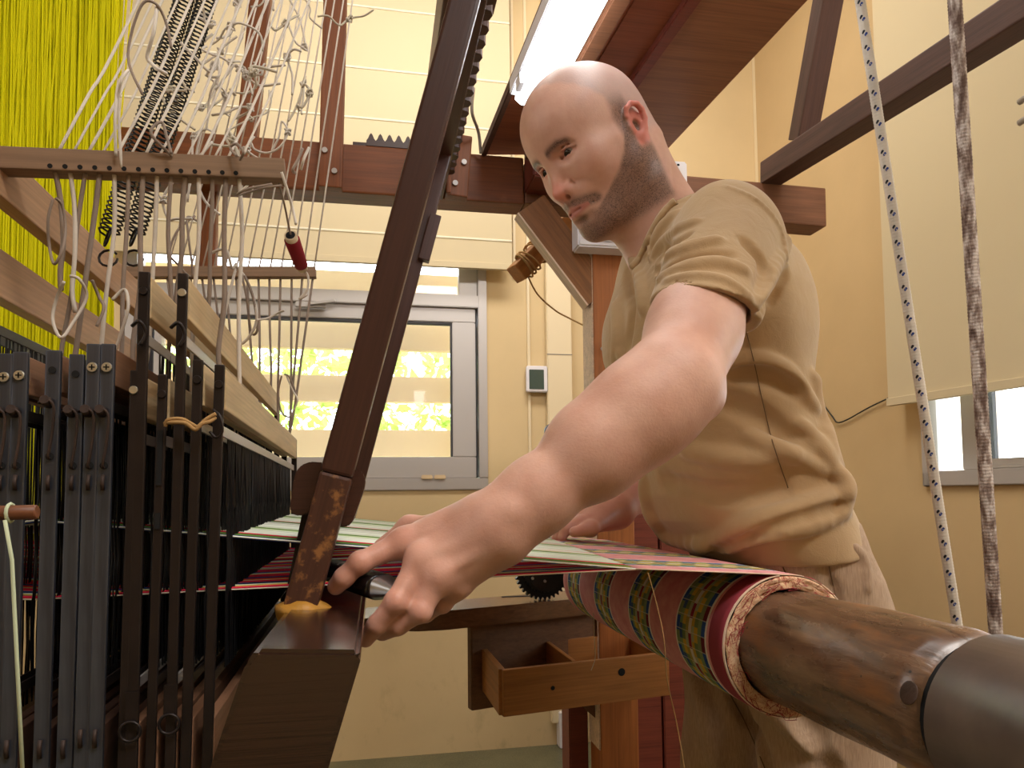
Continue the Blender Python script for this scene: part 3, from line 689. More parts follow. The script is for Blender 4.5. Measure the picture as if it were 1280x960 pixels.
# path in x,z: taut from fell to the top of the roll, then around it
ys = np.linspace(NEAR, FARY, NV+1); prof_n = 96
for j, y in enumerate(ys):
    path = [(lerp((fell_x(y), -.0745), (AX, AZ+RR), t)) for t in np.linspace(0, 1, 12)[:-1]]
    path += [(AX+RR*sin(a), AZ+RR*cos(a)) for a in np.linspace(0, 2*pi-.12, 70)]
    u = 0; last = None
    for (x, z) in path:
        if last is not None: u += hypot(x-last[0], z-last[1])
        last = (x, z); vs.append((x, y+(.0006*sin(40*x+3*z) if 0 < j < NV else 0), z)); uvs.append((u+(fell_x(y)-FNr[0]), y-NEAR))
m_ = len(path)
for j in range(NV):
    for i in range(m_-1): a = j*m_+i; fs.append((a, a+m_, a+m_+1, a+1))
o = mesh_obj('cloth_surface', np.array(vs)-V(AX, NEAR, AZ), fs, M['cloth'], None, True, loc=(AX, NEAR, AZ)); setp(o, cl)
ul = o.data.uv_layers.new(name='UVMap'); li = np.zeros(len(o.data.loops), int); o.data.loops.foreach_get('vertex_index', li); ul.data.foreach_set('uv', np.array(uvs)[li].ravel())
md = o.modifiers.new('thickness', 'SOLIDIFY'); md.thickness = .0012; md.offset = -1
# frayed wound edge: several layer rings
vs, fs = [], []; n = 96; rads = [RR-.0008, RR-.003, RR-.0055, RR-.008, RR-.0105, RR-.013, RL+.0008]; dy = [.000, -.0035, -.001, -.004, -.0015, -.0042, .0]
for i, (r, d_) in enumerate(zip(rads, dy)):
    for k in range(n): a = 2*pi*k/n; q = d_+.0012*sin(9*a+i*2)+.0008*sin(23*a+i); vs.append((r*cos(a), q, r*sin(a)))
for i in range(len(rads)-1):
    for k in range(n): k2 = (k+1) % n; fs.append((i*n+k, i*n+k2, (i+1)*n+k2, (i+1)*n+k))
o = mesh_obj('frayed_edge', vs, fs, M['endring'], None, True, loc=(AX, NEAR, AZ)); setp(o, cl)
o = mesh_obj('inner_layers', [(v[0], v[1]+(FARY-NEAR), v[2]) for v in vs], fs, M['endring'], None, True, loc=(AX, NEAR, AZ)); setp(o, cl)
fv, ff = [], []
for k in range(46):
    a = rng.uniform(0, 2*pi); r = rng.uniform(RL+.002, RR); pts = []; q = a
    for i in range(6): pts.append((r*cos(q), -.006-.002*rng.random(), r*sin(q))); q += rng.normal(0, .12); r = min(max(r+rng.normal(0, .004), RL), RR+.001)
    tube_geo(pts, .00035, 4, fv, ff)
tag(mesh_obj('loose_threads', [(x+0, y, z) for (x, y, z) in fv], ff, plain('red_thread', srgb(150, 44, 50), .8), cl, False, loc=(AX, NEAR, AZ)), kind='stuff')
tag(tube('loose_thread', smoothpath([PY(810, 716, .68), PY(822, 760, .68), PY(830, 800, .67), PY(834, 850, .68), PY(846, 905, .7), PY(856, 965, .7), PY(858, 1010, .7)]), .0006, M['twine'], None, 5), 'single fine thread hanging from the near edge of the cloth roll', 'thread')
tag(tube('loose_thread', smoothpath([PY(742, 766, 1.1), PY(743, 800, 1.1), PY(744, 822, 1.1), PY(739, 838, 1.1)]), .0006, M['thread'], None, 5), 'short fine thread dangling in front of the pine drawer', 'thread')

# warp: coloured threads in an open shed
def mk_vcol(name, rough=.7):
    m = NT(name, rough, .2); a = m.n('ShaderNodeVertexColor', layer_name='Col'); m.base(a.outputs[0]); return m.m
M['warp'] = mk_vcol('warp_threads')
WC = dict(w=srgb(226, 230, 214), lg=srgb(186, 206, 150), g=srgb(98, 132, 60), r=srgb(226, 40, 70), b=srgb(48, 74, 140), y=srgb(224, 186, 60), p=srgb(226, 120, 130), pw=srgb(232, 216, 196), dr=srgb(150, 30, 50))
def seq_up(v):
    if v < .004: return 'w'
    if v < .008: return 'b'
    if v < .012: return 'y'
    if v < .034: return 'g'
    if v < .048: return 'r'
    t = (v-.048) % .163
    return 'w' if t < .075 else 'lg' if t < .085 else 'w' if t < .10 else 'g' if t < .108 else 'lg' if t < .125 else 'p' if t < .13 else 'w' if t < .15 else 'r' if t < .156 else 'w'
def seq_dn(v):
    t = v % .17
    return ('pw' if v < .002 else 'r' if t < .016 else 'b' if t < .021 else 'y' if t < .025 else 'w' if t < .03 else 'w' if t < .034 else 'b' if t < .042 else 'pw' if t < .046 else 'r' if t < .066 else 'w' if t < .07 else 'y' if t < .075 else 'r' if t < .085 else 'pw' if t < .088 else 'b' if t < .098 else 'r' if t < .125 else 'y' if t < .13 else 'w' if t < .14 else 'b' if t < .15 else 'dr')
wt = thing('warp', (0, NEAR, -.08), 'open shed of striped warp threads between the shafts and the cloth', 'warp threads')
def warp_sheet(name, seq, zleft, zfar_left, n=300):
    vs, fs, cs = [], [], []
    for i in range(n):
        v = (i+.5)/n*(FARY-NEAR); y = NEAR+v; t = v/(FARY-NEAR); wd = (FARY-NEAR)/n*.46
        xs = [fell_x(y)+.004, -.04, -.29, -.62]
        zl_ = zleft+(zfar_left-zleft)*t
        zz = [-.0745, -.0745+(zl_+.0745)*(fell_x(y)+.04)/(fell_x(y)+.29), zl_, -.06]
        jz = rng.normal(0, .0006); c = WC[seq(v)]; k = rng.uniform(.82, 1.08); b = len(vs)
        for x, z in zip(xs, zz): z = z+(jz if x < .2 else 0); vs += [(x, y-wd, z), (x, y, z+.0007), (x, y+wd, z), (x, y, z-.0007)]
        for s in range(3):
            for q in range(4): q2 = (q+1) % 4; fs.append((b+s*4+q, b+s*4+q2, b+s*4+4+q2, b+s*4+4+q))
        cs += [tuple(min(c_*k, 1) for c_ in c[:3])+(1,)]*16
    o = mesh_obj(name, vs, fs, M['warp'], wt); a = o.data.color_attributes.new('Col', 'FLOAT_COLOR', 'POINT'); a.data.foreach_set('color', np.array(cs).ravel()); return tag(o, kind='stuff')
warp_sheet('upper_threads', seq_up, -.0165, -.012); warp_sheet('lower_threads', seq_dn, -.084, -.09)

# ------------------------------------------------------------------ batten
bn = thing('batten', PY(370, 765, .66), 'dark wooden loom batten with two long swords and a heavy sley block', 'batten')
sA, sB = PY(374, 768, .66), PY(592, -40, .66); sB = sA+(sB-sA)*(1.04-sA[2])/(sB[2]-sA[2])
tj = .20*(PY(592, -40, .66)[2]-sA[2])/(sB[2]-sA[2])
bar('sword', lerp(sA, sB, tj), sB, .028, .030, M['sword'], bn, up=(0, 1, 0), bev=.003)
bar('sword_foot', sA, lerp(sA, sB, tj), .0284, .0302, M['swordlow'], bn, up=(0, 1, 0), bev=.003)
fB, fA = PY(617, -40, 1.4), PY(449, 590, 1.4); fB = fA+(fB-fA)*(1.04-fA[2])/(fB[2]-fA[2]); fA2 = fA+(fA-fB)/(fA[2]-fB[2])*(-.10-fA[2])
bar('sword', fA2, fB, .030, .034, M['sword'], bn, up=(0, 1, 0), bev=.003)
bar('rocking_rail', V(sB[0], .60, 1.05), V(fB[0], 1.46, 1.05), .04, .05, M['sword'], bn)
wg = PY(537, 298, 1.38); bar('wedge', wg-V(.012, 0, .045), wg+V(.012, 0, .045), .022, .02, M['sword'], bn, up=(0, 1, 0))
YS = .475
slp = [PY(320, 812, YS), PY(448, 813, YS), PY(452, 822, YS), PY(396, 1010, YS), PY(245, 1010, YS), PY(306, 830, YS)]
sley = prism('sley_block', slp, (0, .955, 0), M['sley'], bn, bev=.003)
def paddle(pts, Y, nm='cap_wing'):
    return prism(nm, [PY(x, y, Y) for x, y in pts], (0, .035, 0), M['sword'], bn, bev=.0012)
paddle([(367, 600), (370, 589), (377, 581), (388, 577), (404, 578), (394, 640), (374, 645), (366, 643), (362, 635)], .675)
paddle([(424, 588), (434, 584), (445, 585), (453, 590), (457, 600), (455, 612), (441, 652), (435, 658), (426, 659), (408, 652)], .675)
bar('reed_cap', PY(400, 640, .70)+V(.0, 0, .0), PY(400, 640, .70)+V(.02, .0, .0)*0+V(.0, .68, 0), .02, .02, M['sword'], bn)
rc = PY(400, 640, .70); rv, rf = [], []
for i in range(240):
    y = .70+i*.66/240; b = len(rv); x0, x1, z0, z1 = rc[0]-.03, rc[0]-.026, -.10, rc[2]
    rv += [(x0-.003, y, z0), (x1+.003, y, z0), (x1+.014, y, z1), (x0+.014, y, z1)]; rf.append((b, b+1, b+2, b+3))
tag(mesh_obj('reed_dents', rv, rf, M['blacksteel'], bn), kind='stuff')
gl = sA+V(0, -.016, 0)
# lumpy dried glue at the sword's foot
gv, gf = [], []
bmg = bmesh.new(); bmesh.ops.create_icosphere(bmg, subdivisions=3, radius=1)
for v in bmg.verts: k = 1+.12*sin(5*v.co.x+3*v.co.y)*cos(4*v.co.z+3*v.co.x); v.co = Vector((v.co.x*.024*k, v.co.y*.02*k, v.co.z*.012*k))
bm_obj('dried_glue', bmg, plain('yellow_glue', srgb(166, 118, 40), .5, bump=(200, .002), var=.35), bn, PY(378, 764, .66)+V(0, -.004, .0), smooth=True)

# ------------------------------------------------------------------ heddle shafts
YN, YF = .62, 1.30
dxf = PY(368, 550, YF)[0]-PY(275, 480, YN)[0]
SH = [(8, 442, 16, 0), (27, 440, 17, 0), (68, 438, 17, 0), (97, 443, 17, 0), (118, 430, 16, 0), (136, 430, 16, 0), (169, 463, 10, 1), (181, 340, 13, 1), (204, 468, 11, 1), (229, 342, 12, 1), (248, 450, 12, 1), (275, 456, 12, 1)]
ordn = ['first', 'second', 'third', 'fourth', 'fifth', 'sixth', 'seventh', 'eighth', 'ninth', 'tenth', 'eleventh', 'twelfth', 'thirteenth', 'fourteenth', 'fifteenth', 'sixteenth', 'seventeenth', 'eighteenth']
shaft_top = []
def heddles(parent, x, z0, z1, seed, n=70, dx=0):
    vs, fs = [], []; r_ = random.Random(seed)
    for i in range(n):
        t = (i+.5+r_.uniform(-.4, .4))/n; y = YN+.05+(YF-YN-.09)*t; xx = x+dx*t+r_.uniform(-.001, .001); wd = .0016
        zz = [z1, z1-.06, (-.02), (-.05), (-.08), z0+.06, z0]; b = len(vs); pk_ = [0, r_.uniform(-.002, .002), .0, .0012, 0, r_.uniform(-.002, .002), 0]
        for k, z in enumerate(zz): vs += [(xx+pk_[k], y-wd/2+pk_[k], z), (xx+pk_[k]+.0008, y+wd/2, z), (xx+pk_[k]-.0008, y+wd/2, z)]
        for k in range(len(zz)-1):
            for q in range(3): q2 = (q+1) % 3; fs.append((b+3*k+q, b+3*k+q2, b+3*k+3+q2, b+3*k+3+q))
    return tag(mesh_obj('heddles', vs, fs, M['black'], parent), kind='stuff')
rowlab = {0: 'blue-grey steel', 1: 'dark brown steel'}
for i, (x, y, wpx, kind) in enumerate(SH):
    top = PY(x, y, YN); bot = PY(x-17, 985, YN); wdt = wpx/900*.60
    desc = f'{ordn[i]} heddle shaft from the left, with a {"tall dark" if y < 400 else rowlab[kind]} end bar' 
    sh = thing('heddle_shaft', top, desc, 'heddle shaft', 'heddle shafts side by side')
    mat = 'steelblue' if kind == 0 else 'blacksteel'
    eb = bar('end_bar', bot, top, .004, wdt, M[mat], sh, up=(1, 0, 0), bev=.0012)
    tx = top[0]+dxf; lean = (top-bot)/(top[2]-bot[2])
    bar('end_bar', V(tx, YF, -.26), V(tx, YF, top[2]-.008), .004, .009, M['blacksteel'], sh, up=(1, 0, 0), bev=.001)
    rh = .030 if kind == 0 else .034
    zt = top[2]-.003; zr_ = zt-rh/2
    rm = 'railbrown' if kind == 0 else 'rail'
    bar('top_rail', V(top[0], YN+.004, zr_), V(tx, YF-.003, zr_-.004), .0085, rh, M[rm], sh, bev=.001)
    bx = top[0]+lean[0]*(-.2-top[2])
    bar('bottom_rail', V(bx, YN+.004, -.205), V(bx+dxf, YF-.003, -.205), .0085, .06, M['shaderail' if i < 7 else 'railbrown'], sh, bev=.001)  # lower rails darkened to imitate the shade between the shafts
    zrod = zt-rh-.016
    rx_ = top[0]+lean[0]*(zrod-top[2])
    bar('heddle_rod', V(rx_, YN+.003, zrod), V(rx_+dxf, YF, zrod-.004), .002, .009, M['alu' if kind else 'blacksteel'], sh, bev=.0005)
    bar('heddle_rod', V(bx, YN+.003, -.146), V(bx+dxf, YF, -.146), .002, .008, M['alu' if i in (7, 9) else 'blacksteel'], sh, bev=.0005)
    heddles(sh, (rx_+bx)/2, -.146, zrod, i, 90 if i < 9 else 150, dxf)
    shaft_top.append((top, zt, tx))
    def onb(yy, dx_=0, dy_=-.0025): q = bot+(top-bot)*((985-yy)/(985-y)); return q+V(dx_, dy_, 0)
    if i in (0, 1, 4, 5):
        sc = onb(y+31); so_ = cyl('screw', sc, sc+V(0, -.0015, 0), .0042, .0036, M['screw'], sh, 16)
        boxo('screw_slot', sc+V(-.0022, -.0018, -.0005), sc+V(.0022, -.0014, .0005), M['hole'], so_, 0); boxo('screw_slot', sc+V(-.0005, -.0018, -.0022), sc+V(.0005, -.0014, .0022), M['hole'], so_, 0)
    elif i in (2, 3): sc = onb(y+26); cyl('hole', sc, sc+V(0, -.0006, 0), .0028, .0028, M['hole'], sh, 12)
    else: sc = onb(y+26); cyl('screw', sc, sc+V(0, -.0012, 0), .0036, .003, M['screw'] if i in (9, 6) else M['blacksteel'], sh, 14)
    if i < 6:
        hy = 508 if i in (2,) else 520
        a, b_ = onb(hy), onb(hy+66)
        tube('hook', smoothpath([a+V(-.008, -.002, .001), a+V(-.001, -.007, .003), a+V(.004, -.006, -.002), lerp(a, b_, .5)+V(.003, -.004, 0), b_+V(.0, -.003, 0), b_+V(0, .001, -.001)], 4), .0012, M['rust'], sh, 6)
        cyl('knob', a+V(-.002, 0, .001), a+V(-.002, -.008, .003), .0045, .0035, M['rust'], sh, 10)
        cyl('rivet_hole', b_, b_+V(0, -.0006, 0), .003, .003, M['hole'], sh, 12)
        a, b_ = onb(598), onb(617); tube('staple', [a+V(0, -.001, 0), lerp(a, b_, .5)+V(0, -.0025, 0), b_+V(0, -.001, 0)], .0016, M['rust'], sh, 6)
        for yy in (925, 900)[:1] if i < 4 else (912,): a, b_ = onb(yy), onb(yy+22); tube('staple', [a+V(0, -.001, 0), lerp(a, b_, .5)+V(0, -.0025, 0), b_+V(0, -.001, 0)], .0018, M['rust'], sh, 6)
    elif i in (7, 9):
        a = onb(y+72); tube('hook', smoothpath([a+V(-.007, -.002, 0), a+V(0, -.007, .003), a+V(.004, -.004, -.006), a+V(0, -.005, -.016)], 4), .0016, M['blacksteel'], sh, 6)
        a = onb(914 if i == 7 else 905); rr_ = .0075
        tube('ring', [a+V(rr_*cos(t), -.004, rr_*sin(t)) for t in np.linspace(0, 2*pi, 17)[:-1]], .0013, M['blacksteel'], sh, 6, closed=True)
        boxo('latch_plate', a+V(-.005, -.002, .006), a+V(.005, 0, .03), M['blacksteel'], sh, .0006)
    elif i in (8,):
        for yy, l_ in ((540, 70), (645, 20)): a, b_ = onb(yy), onb(yy+l_); bar('slot', a+V(0, -.0004, 0), b_+V(0, -.0004, 0), .0006, .004, M['hole'], sh, up=(1, 0, 0), bev=0)
    elif i == 11:
        a = onb(y+68); tube('hook', smoothpath([a+V(-.003, -.002, .006), a+V(.003, -.006, .0), a+V(.005, -.006, -.012), a+V(0, -.005, -.017), a+V(-.005, -.004, -.012)], 4), .0011, M['blacksteel'], sh, 6)
# two raised shafts further left: only rails, rods and heddles come into the picture
for i, (X_, ya, xa) in enumerate([(-.332, 216, 30), (-.352, 314, 0)]):
    a = PX(xa, ya, X_); zt = a[2]; hh = [.044, .046][i]
    lab = ['uppermost brown shaft rail rising past the perforated bar at far left', 'lower brown shaft rail at far left under the raised one'][i]
    sh = thing('heddle_shaft', (X_, .72, zt), lab, 'heddle shaft', 'raised shafts at far left')
    bar('top_rail', V(X_, .60, zt-hh/2), V(X_+dxf, YF-.1, zt-hh/2), .016, hh, M['rail2'], sh, bev=.0015)
    bar('bottom_rail', V(X_-.01, .60, -.21), V(X_-.01+dxf, YF-.1, -.21), .0085, .05, M['railbrown'], sh, bev=.001)
    zr0 = .155
    bar('heddle_rod', V(X_, .60, zr0), V(X_+dxf, YF-.1, zr0), .002, .009, M['blacksteel'], sh, bev=.0005)
    for (yy, xx) in ((.60, X_), (YF-.1, X_+dxf)): bar('end_bar', V(xx-.008, yy, -.25), V(xx, yy, zt), .004, .011, M['steelblue'], sh, up=(1, 0, 0), bev=.001)
    heddles(sh, X_-.004, -.20, zr0, 40+i, 90, dxf)
# yarn ties
tw = []
def ring_tie(name, pts, r, mat, label, cat, parent=None, group=None):
    o = tube(name, smoothpath(pts, 5), r, M[mat], parent, 6); return tag(o, label, cat, group) if parent is None else o
ring_tie('twine_tie', [PY(207, 533, .61), PY(210, 525, .608), PY(228, 524, .606), PY(243, 532, .606), PY(248, 533, .606), PY(258, 524, .607), PY(270, 517, .608)], .0016, 'twine', 'tan twine knotted round the dark end bars of the shafts', 'twine')
ring_tie('twine_tie', [PY(206, 529, .612), PY(215, 528, .606), PY(232, 529, .604), PY(244, 537, .604), PY(252, 530, .604), PY(262, 527, .606), PY(269, 522, .61)], .0016, 'twine', 'second strand of tan twine round the same dark end bars', 'twine')

# ------------------------------------------------------------------ perforated bars, cords, springs, threads
hb = thing('perforated_bar', PY(8, 200, .70), 'grey-brown bar with a row of cord holes at upper left, the nearer one', 'bar')
pa, pb = PY(2, 202, .70), PY(357, 216, .715)
pbar = bar('bar', pa, pb, .02, .020, M['greybar'], hb, bev=.001)
fb = thing('perforated_bar', PY(190, 341, 1.2), 'thin pale perforated bar in front of the back window, the farther one', 'bar')
ga, gb = PY(150, 341, 1.2), PY(395, 341, 1.2)
bar('bar', ga, gb, .016, .017, M['greybar'], fb, bev=.001)
def jitter(pts, s): return [np.array(p)+rng.normal(0, s, 3)*np.array([1, .4, .3]) if 0 < i < len(pts)-1 else np.array(p) for i, p in enumerate(pts)]
ncord = 14; tops_n, tops_f = [], []
for i in range(ncord):
    t = (65+17.6*i)/355.; P = lerp(pa, pb, t)
    j = i-2
    if j < 0: Q = P+V(.003, .006, -.115-.02*i)
    else: top, zt, tx = shaft_top[j]; Q = V(top[0]+dxf*.15, .72, zt)
    cyl('cord_hole', P+V(-.002, -.0101, -.0068), P+V(-.002, -.0105, -.0068), .0022, .0022, M['hole'], hb, 10)
    pts = jitter([P+V(0, -.004, -.01), lerp(P, Q, .3), lerp(P, Q, .6), lerp(P, Q, .85), Q], .0012)
    tag(tube('cord', smoothpath(pts, 4), .0020 if i % 3 else .0024, M['cordgrey'] if i % 3 != 1 else M['cord'], None, 7), f'{ordn[i]} vertical cord from the left hanging under the nearer perforated bar', 'cord', 'cords from the nearer perforated bar')
    # slanting harness cord above the bar
    T = PY(172+16.5*i, 0, .74+.004*i); T2 = P+(T-P)*(.80-P[2])/(T[2]-P[2]); tops_n.append(T2)
    tag(tube('cord', smoothpath(jitter([P+V(0, 0, .01), lerp(P, T, .4), lerp(P, T, .75), T2], .0012), 4), .0011 if i % 2 else .0014, M['cord'], None, 6), f'{ordn[i]} slanting cord from the left rising from the nearer perforated bar', 'cord', 'slanting cords above the nearer bar')
for i in range(14):
    x = 206+14.3*i; t = (x-150)/245.; P = lerp(ga, gb, t); T = PY(300+10.8*i, 0, 1.15); T2 = P+(T-P)*(.93-P[2])/(T[2]-P[2]); tops_f.append(T2)
    tag(tube('cord', [P, lerp(P, T, .5)+V(.002*sin(i), 0, 0), T2], .0014, M['cord'], None, 6), f'{ordn[i]} slanting thin cord from the left rising from the farther bar', 'cord', 'slanting cords above the farther bar')
    j = min(i, 11); top, zt, tx = shaft_top[j]
    Q = V(top[0]+dxf*.85, 1.21, zt-.004); 
    tag(tube('cord', smoothpath(jitter([P, lerp(P, Q, .4), lerp(P, Q, .8), Q], .0012), 3), .0020, M['cordgrey'], None, 6), f'{ordn[i]} dark vertical cord from the left hanging under the farther bar', 'cord', 'cords from the farther bar')
for tp, nm in ((tops_n, 'grey-brown board above the picture holding the nearer slanting cords'), (tops_f, 'grey-brown board above the picture holding the farther slanting cords')):
    tp = np.array(tp); lo_, hi_ = tp.min(0)-.03, tp.max(0)+.03; hb2 = boxo('harness_board', (lo_[0], lo_[1], tp[0][2]), (hi_[0], hi_[1], tp[0][2]+.025), M['greybar']); tag(hb2, nm, 'board')
# knotted loops of cord
loops = [([(178, 118), (160, 70), (176, 8), (195, 5), (208, 30), (214, 60)], .0016, 'hairpin loop of grey cord at the top left of the slanting cords'),
         ([(152, 210), (148, 130), (152, 100), (160, 88), (148, 105), (144, 150), (145, 195)], .0017, 'grey cord loop hanging just right of the yellow threads'),
         ([(215, 195), (192, 172), (190, 160), (202, 153), (208, 170), (214, 192)], .0018, 'open pale cord loop standing on the nearer perforated bar'),
         ([(196, 8), (192, 40), (184, 70), (190, 80), (200, 88), (208, 92)], .0022, 'tan twisted cord end lying over the two springs'),
         ([(66, 250), (60, 275), (62, 310), (68, 330), (78, 312), (82, 285), (78, 258), (70, 248)], .0016, 'long pale cord loop on the leftmost hanging cord'),
         ([(80, 352), (70, 375), (66, 400), (76, 422), (90, 405), (108, 372), (100, 350), (88, 345)], .0018, 'round cord loop above the brown shaft rails'),
         ([(115, 350), (124, 372), (130, 385), (121, 408)], .0018, 'short bent cord end by the round cord loop'),
         ([(140, 375), (156, 362), (160, 385), (150, 420), (143, 440)], .0018, 'cord loop hanging left of the tall dark end bars'),
         ([(244, 270), (222, 288), (212, 316), (222, 330), (240, 345), (236, 300), (234, 272), (246, 276)], .0014, 'wide thin cord loop in front of the window left of the uprights'),
         ([(262, 317), (282, 312), (290, 335), (296, 330), (286, 370), (280, 410), (300, 430), (318, 410), (320, 385), (308, 350), (296, 333)], .0018, 'large tangled cord loop over the pale rail right of the tall bars'),
         ([(300, 335), (308, 370), (314, 415), (322, 410), (316, 370), (306, 345)], .0016, 'narrow doubled cord end inside the large tangled loop'),
         ([(320, 400), (334, 398), (346, 392), (355, 388)], .0014, 'thin cord end pointing right towards the window handle'),
         ([(352, 470), (348, 490), (352, 515), (364, 520), (370, 495), (362, 472), (356, 468)], .0015, 'cord loop at the far ends of the pale rails'),
         ([(358, 470), (366, 488), (372, 500), (366, 515)], .0013, 'short cord end beside the loop at the far rail ends'),
         ([(378, 186), (372, 200), (366, 212), (369, 216)], .0018, 'white knotted tassel end right of the nearer perforated bar'),
         ([(386, 185), (380, 198), (376, 212)], .0018, 'second white tassel end right of the nearer perforated bar'),
         ([(352, 232), (335, 234), (312, 240), (296, 244), (310, 236), (340, 230)], .0014, 'doubled cord lying under the right end of the nearer bar'),
         ([(352, 215), (360, 240), (366, 262), (370, 280)], .0017, 'grey cord end hanging under the right end of the nearer bar'),
         ([(296, 195), (288, 185), (296, 180), (304, 190), (300, 200)], .0016, 'small grey cord ring on top of the nearer bar')]
for k, (pts, r, lab) in enumerate(loops):
    d0 = .71 if k in (0, 1, 2, 3, 4, 5, 6, 7, 14, 15, 16, 17, 18) else .9 if k in (8, 9, 10, 11) else 1.16
    pp = [PY(x, y, d0-.018+.006*sin(i*1.9+k)) for i, (x, y) in enumerate(pts)]
    tag(tube('cord_loop', smoothpath(pp, 6), r*(.8 if d0 < .8 else .95), M['cord'] if k % 2 else M['cordgrey'], None, 7), lab, 'cord')
# knots and tangles in the slanting cords
for k in range(34):
    cx_, cy_ = rng.uniform(225, 345), rng.uniform(0, 185)
    if rng.random() < .25: cx_, cy_ = rng.uniform(345, 405), rng.uniform(20, 150)
    Yk = rng.uniform(.74, .95); P = PY(cx_, cy_, Yk); pts = [P]
    d_ = rng.normal(0, 1, 3)*V(.6, .2, 1)
    for i in range(rng.integers(4, 8)):
        d_ = d_*.6+rng.normal(0, .8, 3)*V(.7, .25, 1.0); pts.append(pts[-1]+d_*.016)
    v_, f_ = tube_geo(smoothpath(pts, 5), .0011+.0004*rng.random(), 6)
    kp = pts[len(pts)//2]
    for q in range(2):
        a0 = rng.uniform(0, 6); tube_geo([kp+V(.0035*cos(a+a0), .003*sin(2*a), .0035*sin(a)) for a in np.linspace(0, 2*pi, 9)], .0012, 5, v_, f_)
    o = mesh_obj('tangled_string', v_, f_, M['cord'] if k % 3 else M['thread'], None, True)
    tag(o, 'short knotted off-white string tangled among the slanting harness cords', 'string', 'knotted strings among the harness cords')
# two long black springs
for k, (a, b, rad) in enumerate([((136, 292), (240, -30), 12), ((168, 292), (268, -30), 12)]):
    A_, B_ = PY(a[0], a[1], .80), PY(b[0], b[1], .84); B_ = A_+(B_-A_)*1.35; L = np.linalg.norm(B_-A_); Rr = frame(B_-A_); turns = 84; pts = []
    for i in range(turns*8): t = i/(turns*8); an = 2*pi*turns*t; q = Rr @ Vector((0, .0098*cos(an), .0098*sin(an))); pts.append(A_+(B_-A_)*t+np.array(q))
    sp_ = thing('coil_spring', A_, ['left one of two long black coil springs slanting beside the yellow threads', 'right one of two long black coil springs slanting beside the yellow threads'][k], 'spring', 'black coil springs')
    v_, f_ = tube_geo(pts, .0011, 4); mesh_obj('coil', v_, f_, M['black'], sp_, True)
    hp_ = [A_+np.array(Rr @ Vector((-.004-.010*sin(t), .009*cos(t), 0))) for t in np.linspace(0, 2*pi, 12)]
    tube('end_hook', hp_, .0012, M['black'], sp_, 6)
    tube('end_ring', [A_+V(0, 0, -.026)+V(.009*cos(t), .002*sin(t), .009*sin(t)) for t in np.linspace(.6, 2*pi, 12)], .0013, M['blacksteel'], sp_, 6)
# red bobbin hanging by a cord
bo = thing('bobbin', PY(370, 310, .78), 'dark red yarn bobbin dangling from the end of the nearer perforated bar', 'bobbin')
p0_, p1_ = PY(363, 294, .77), PY(378, 336, .82); dd = (p1_-p0_)/np.linalg.norm(p1_-p0_)
cyl('tube', p0_, p1_, .0068, .0058, M['cardboard'], bo, 24); cyl('yarn', p0_+dd*.006, p1_-dd*.005, .0082, .0072, M['redyarn'], bo, 24, bev=.001)
cyl('bore', p0_-dd*.0004, p0_-dd*.0002, .005, .005, M['hole'], bo, 20)
tube('tie_cord', smoothpath([lerp(pa, pb, .975)+V(0, 0, -.01), PY(356, 258, .735), PY(362, 288, .765), p0_+dd*.01], 4), .0011, M['cordgrey'], bo, 6)
tube('tie_cord', smoothpath([p1_, PY(385, 345, .82), PY(384, 362, .82), PY(374, 374, .82), PY(384, 368, .82)], 4), .0014, M['cord'], bo, 6)
# yellow threads
YY = 1.5; v_, f_ = [], []
xl_, xr_ = PY(-60, 200, YY)[0], PY(143, 200, YY)[0]
for i in range(760):
    x = rng.uniform(xl_, xr_) if i > 6 else xr_+rng.uniform(-.03, .004); y = YY+rng.uniform(-.015, .015); sl_ = (x-xl_)/(xr_-xl_)*0+rng.normal(0, .012)
    tube_geo([(x+sl_+.05*(i % 9 == 0), y, 1.5), (x, y, .55), (x+rng.normal(0, .004), y+rng.normal(0, .004), .1), (x, y, -.16)], .0016, 4, v_, f_)
tag(mesh_obj('yellow_threads', v_, f_, M['yellow']), 'dense curtain of bright yellow threads hanging at the left', 'threads', kind='stuff')
# dowel with pale string at the left edge
dw = thing('tie_dowel', PY(10, 641, .45), 'short brown dowel with a string tied round it at the left edge', 'dowel')
cyl('dowel', PY(-60, 643, .46), PY(47, 640, .46), .0042, .0042, M['brownrod'], dw, 16, bev=.0008)
c = PY(13, 641, .46); tube('string_loop', [c+V(.0, .0052*cos(t), .0052*sin(t)) for t in np.linspace(0, 2*pi, 13)[:-1]], .0010, M['greenstring'], dw, 6, closed=True)
tag(tube('pale_string', [c+V(0, -.006, -.004), PY(15, 700, .453), PY(20, 800, .453), PY(30, 1000, .45)], .0011, M['greenstring'], None, 6), 'pale green string hanging straight down at the left edge', 'string')

# ------------------------------------------------------------------ braided ropes at the right
def rope(name, a, b, r, label, dots, mats):
    A_, B_ = np.array(a), np.array(b); A_, B_ = A_+(A_-B_)*.55, B_+(B_-A_)*.35
    o = thing(name, B_, label, 'rope'); L = np.linalg.norm(B_-A_); Rr = frame(B_-A_); n = 24; m = int(L/.0011); vs, fs, cs = [], [], []
    for i in range(m+1):
        t = i/m
        for k in range(n):
            an = 2*pi*k/n; h = sin(8*an/2+t*L*900)*sin(-8*an/2+t*L*900); rr = r*(1+.085*h); q = Rr @ Vector((0, rr*cos(an), rr*sin(an))); vs.append(A_+(B_-A_)*t+np.array(q))
    for i in range(m):
        for k in range(n): k2 = (k+1) % n; fs.append((i*n+k, i*n+k2, (i+1)*n+k2, (i+1)*n+k))
    mesh_obj('braid', vs, fs, mats, o, True)
    return o, A_, B_, Rr, L
ra, rb = PD(1075, 0, .80), PD(1197, 785, .80)
